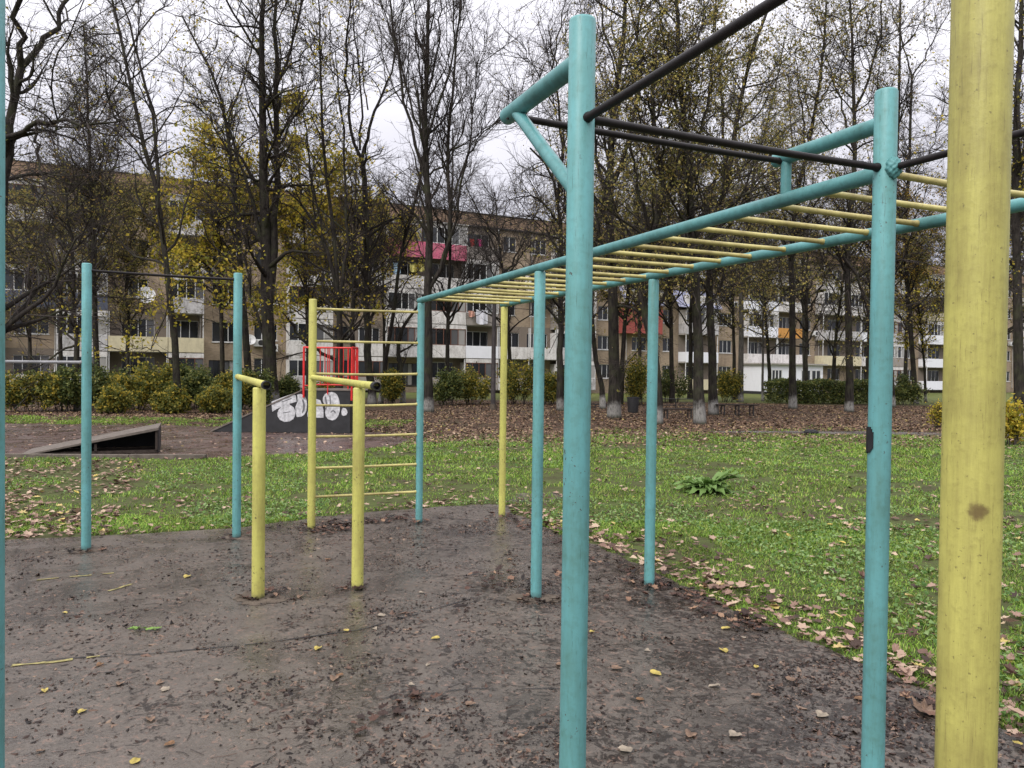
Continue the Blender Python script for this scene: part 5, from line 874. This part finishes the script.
# dark wet leaves heaped along the court edge and by the ladder post
def heap(c0, c1, n, s): c0, c1 = np.array(c0), np.array(c1); t = g.random(n)[:, None]; return c0 + (c1 - c0) * t + g.normal(0, s, (n, 2))
PH = np.concatenate([heap(gp(318, 535)[:2], gp(345, 524)[:2], 110, .10), heap(gp(345, 526)[:2], gp(405, 519)[:2], 90, .07), heap(gp(508, 520)[:2], gp(548, 530)[:2], 60, .12), heap(gp(560, 540)[:2], gp(640, 580)[:2], 90, .12), heap(gp(660, 585)[:2], gp(760, 630)[:2], 130, .08), heap(gp(570, 575)[:2], gp(640, 610)[:2], 50, .2), heap(gp(355, 735)[:2], gp(420, 690)[:2], 26, .06), heap(gp(480, 590)[:2], gp(500, 570)[:2], 30, .12), heap(gp(900, 690)[:2], gp(1000, 740)[:2], 60, .08)] + [p + np.array([math.cos(t), math.sin(t)]) * g.uniform(.05, .13) for p in () for t in ()] + [np.stack([p[0] + np.cos(t_) * r_, p[1] + np.sin(t_) * r_], 1) for p in (P1, P2, P3, P4, P5, P6, P7, P8, P9) for t_, r_ in [(g.uniform(0, 6.28, 14), g.uniform(.045, .16, 14))]]); v, t_ = fallen(p_(PH, np.full(len(PH), .006) + g.uniform(0, .012, len(PH))), .06, g, .004, .5)
m_ = leafmat('damp_leaf', [(0, (.010, .007, .006)), (.5, (.036, .019, .014)), (.85, (.12, .06, .04)), (1, (.26, .16, .10))], .04, .55); o = np_mesh('damp_leaves', v, None, t_, m_); tag(o, 'damp dark red-brown leaves heaped along the asphalt edge', 'leaf litter', kind='stuff')

# single leaves one can point at on the asphalt
def leafobj(name, mat, size, seed, long=False):
    gg = np.random.default_rng(seed); v, t_ = fallen(np.zeros((1, 3)), size, gg, .003, .45)
    if size < .09:                                   # simple oval leaves, a little torn and folded
        n = 16; th = np.arange(n) * 2 * PI / n; rr = (.5 + .08 * np.sin(3 * th + seed) + gg.normal(0, .05, n)) * size; x = rr * np.cos(th) * 1.15; y = rr * np.sin(th) * .85; z = .006 + np.abs(y) * .45 + .12 * x * np.sin(x / size * 4) ; v = np.concatenate([np.stack([x, y, z - z.min() + .002], 1), [[0, 0, .004]]]); t_ = np.stack([np.arange(n), (np.arange(n) + 1) % n, np.full(n, n)], 1)
    me = np_mesh(name, v, None, t_, mat); return me
ly = simple('yellow_leaf_skin', (.46, .36, .09), .35, 60, .5); lt = simple('tan_leaf_skin', (.21, .135, .09), .4, 60, .6); lw = simple('pale_leaf_skin', (.30, .25, .19), .35, 60, .6); lo_ = simple('orange_leaf_skin', (.19, .10, .045), .4, 60, .55); lg_ = simple('green_leaf_skin', (.16, .28, .05), .25, 60, .5)
LEAVES = {'yellow': (ly, 'yellow fallen leaf lying on the dark asphalt', [(135, 762), (65, 613), (45, 691), (82, 712), (346, 631), (318, 649), (436, 639), (592, 632), (726, 629), (724, 651), (756, 667), (1017, 744), (187, 577), (655, 674)]), 'pale': (lw, 'pale cream fallen leaf lying on the dark asphalt', [(375, 629), (381, 616), (428, 665), (421, 593), (411, 685), (744, 638), (715, 687), (735, 736), (625, 751), (217, 681), (822, 716), (647, 651), (398, 540), (165, 690)]), 'tan': (lt, 'tan brown fallen leaf lying on the dark asphalt', [(334, 679), (616, 669), (677, 590), (160, 683), (756, 696), (230, 690), (120, 684), (300, 597), (520, 600), (470, 705), (560, 665), (790, 680), (690, 735), (40, 752), (150, 720)]), 'orange': (lo_, 'orange brown fallen leaf lying on the dark asphalt', [(340, 676), (328, 560), (640, 700), (100, 665), (170, 745), (860, 700), (510, 560)])}
for kd, (mt, lb, pts) in LEAVES.items():
    src = leafobj('fallen_leaf', mt, .044, hash(kd) % 97 if False else len(kd) * 7)
    for i, (px, py) in enumerate(pts):
        o = src if i == 0 else src.copy()
        if i: C.objects.link(o)
        q = gp(px, py, .006); o.location = (q[0], q[1], .007); o.rotation_euler = (g.normal(0, .08), g.normal(0, .08), g.uniform(0, 6.28)); s_ = g.uniform(.6, 1.25); o.scale = (s_, s_ * g.uniform(.85, 1.3), s_); tag(o, lb, 'leaf', kd + ' leaves on the asphalt')
for (px, py, sz, lb) in ((925, 709, .16, 'large tan maple leaf at the asphalt edge between the two right posts'), (841, 580, .15, 'large pale tan maple leaf on the grass left of the tall right turquoise post'), (435, 541 - 14, .1, 'curled tan leaf on asphalt near the ladder-end turquoise post')):
    o = leafobj('fallen_leaf', lt, sz, int(px)); q = gp(px, py, .02); o.location = (q[0], q[1], .02 if py < 600 else .008); tag(o, lb, 'leaf')
q = gp(143, 631); o = empty('leaf_sprig', (q[0], q[1], 0)); tag(o, 'small green leafy sprig lying on the asphalt at left', 'sprig')
mb = MB(); mb.tube([(-.09, 0, .012), (0, .01, .016), (.08, -.01, .012)], .0025, 6); mb.build('stem', lg_, o)
for k in range(5): v, t_ = fallen(np.array([[-.06 + k * .035, .012 * (-1) ** k, .01]]), .05, g, .004, .4); np_mesh('leaf', v, None, t_, lg_, o)

# dock plant in the grass
b = gp(708, 492); o = empty('dock_plant', (b[0], b[1], 0)); tag(o, 'broad-leaved pale green dock plant growing in the grass', 'plant')
for k in range(70):
    az = k * 2.4 + g.normal(0, .4); L_ = g.uniform(.18, .50); W_ = g.uniform(.03, .075); el = g.uniform(.05, 1.1); n = 8; V = []
    for i in range(n):
        t = i / (n - 1); r = L_ * (t * math.cos(el * (1 - .6 * t))); z = L_ * (math.sin(el) * t - .55 * t * t * (1.1 - el * .5)) + .03; wv = W_ * math.sin(PI * min(1, t * .95 + .05)) ** .7 + .004; wob = .022 * math.sin(t * 15 + k * 1.7)
        for s_, dz in ((-1, .25), (0, 0), (1, .25)): V.append((math.cos(az) * r - math.sin(az) * wv * s_, math.sin(az) * r + math.cos(az) * wv * s_, max(.015, z + dz * wv + wob * s_)))
    Fc = [(i * 3 + j, i * 3 + j + 1, i * 3 + j + 4, i * 3 + j + 3) for i in range(n - 1) for j in range(2)]; mb = MB(); mb.add(V, Fc, True); mb.build('leaf', M['weed'], o)
SC.cycles.use_denoising = True
SC.cycles.max_bounces = 6; SC.cycles.transparent_max_bounces = 8
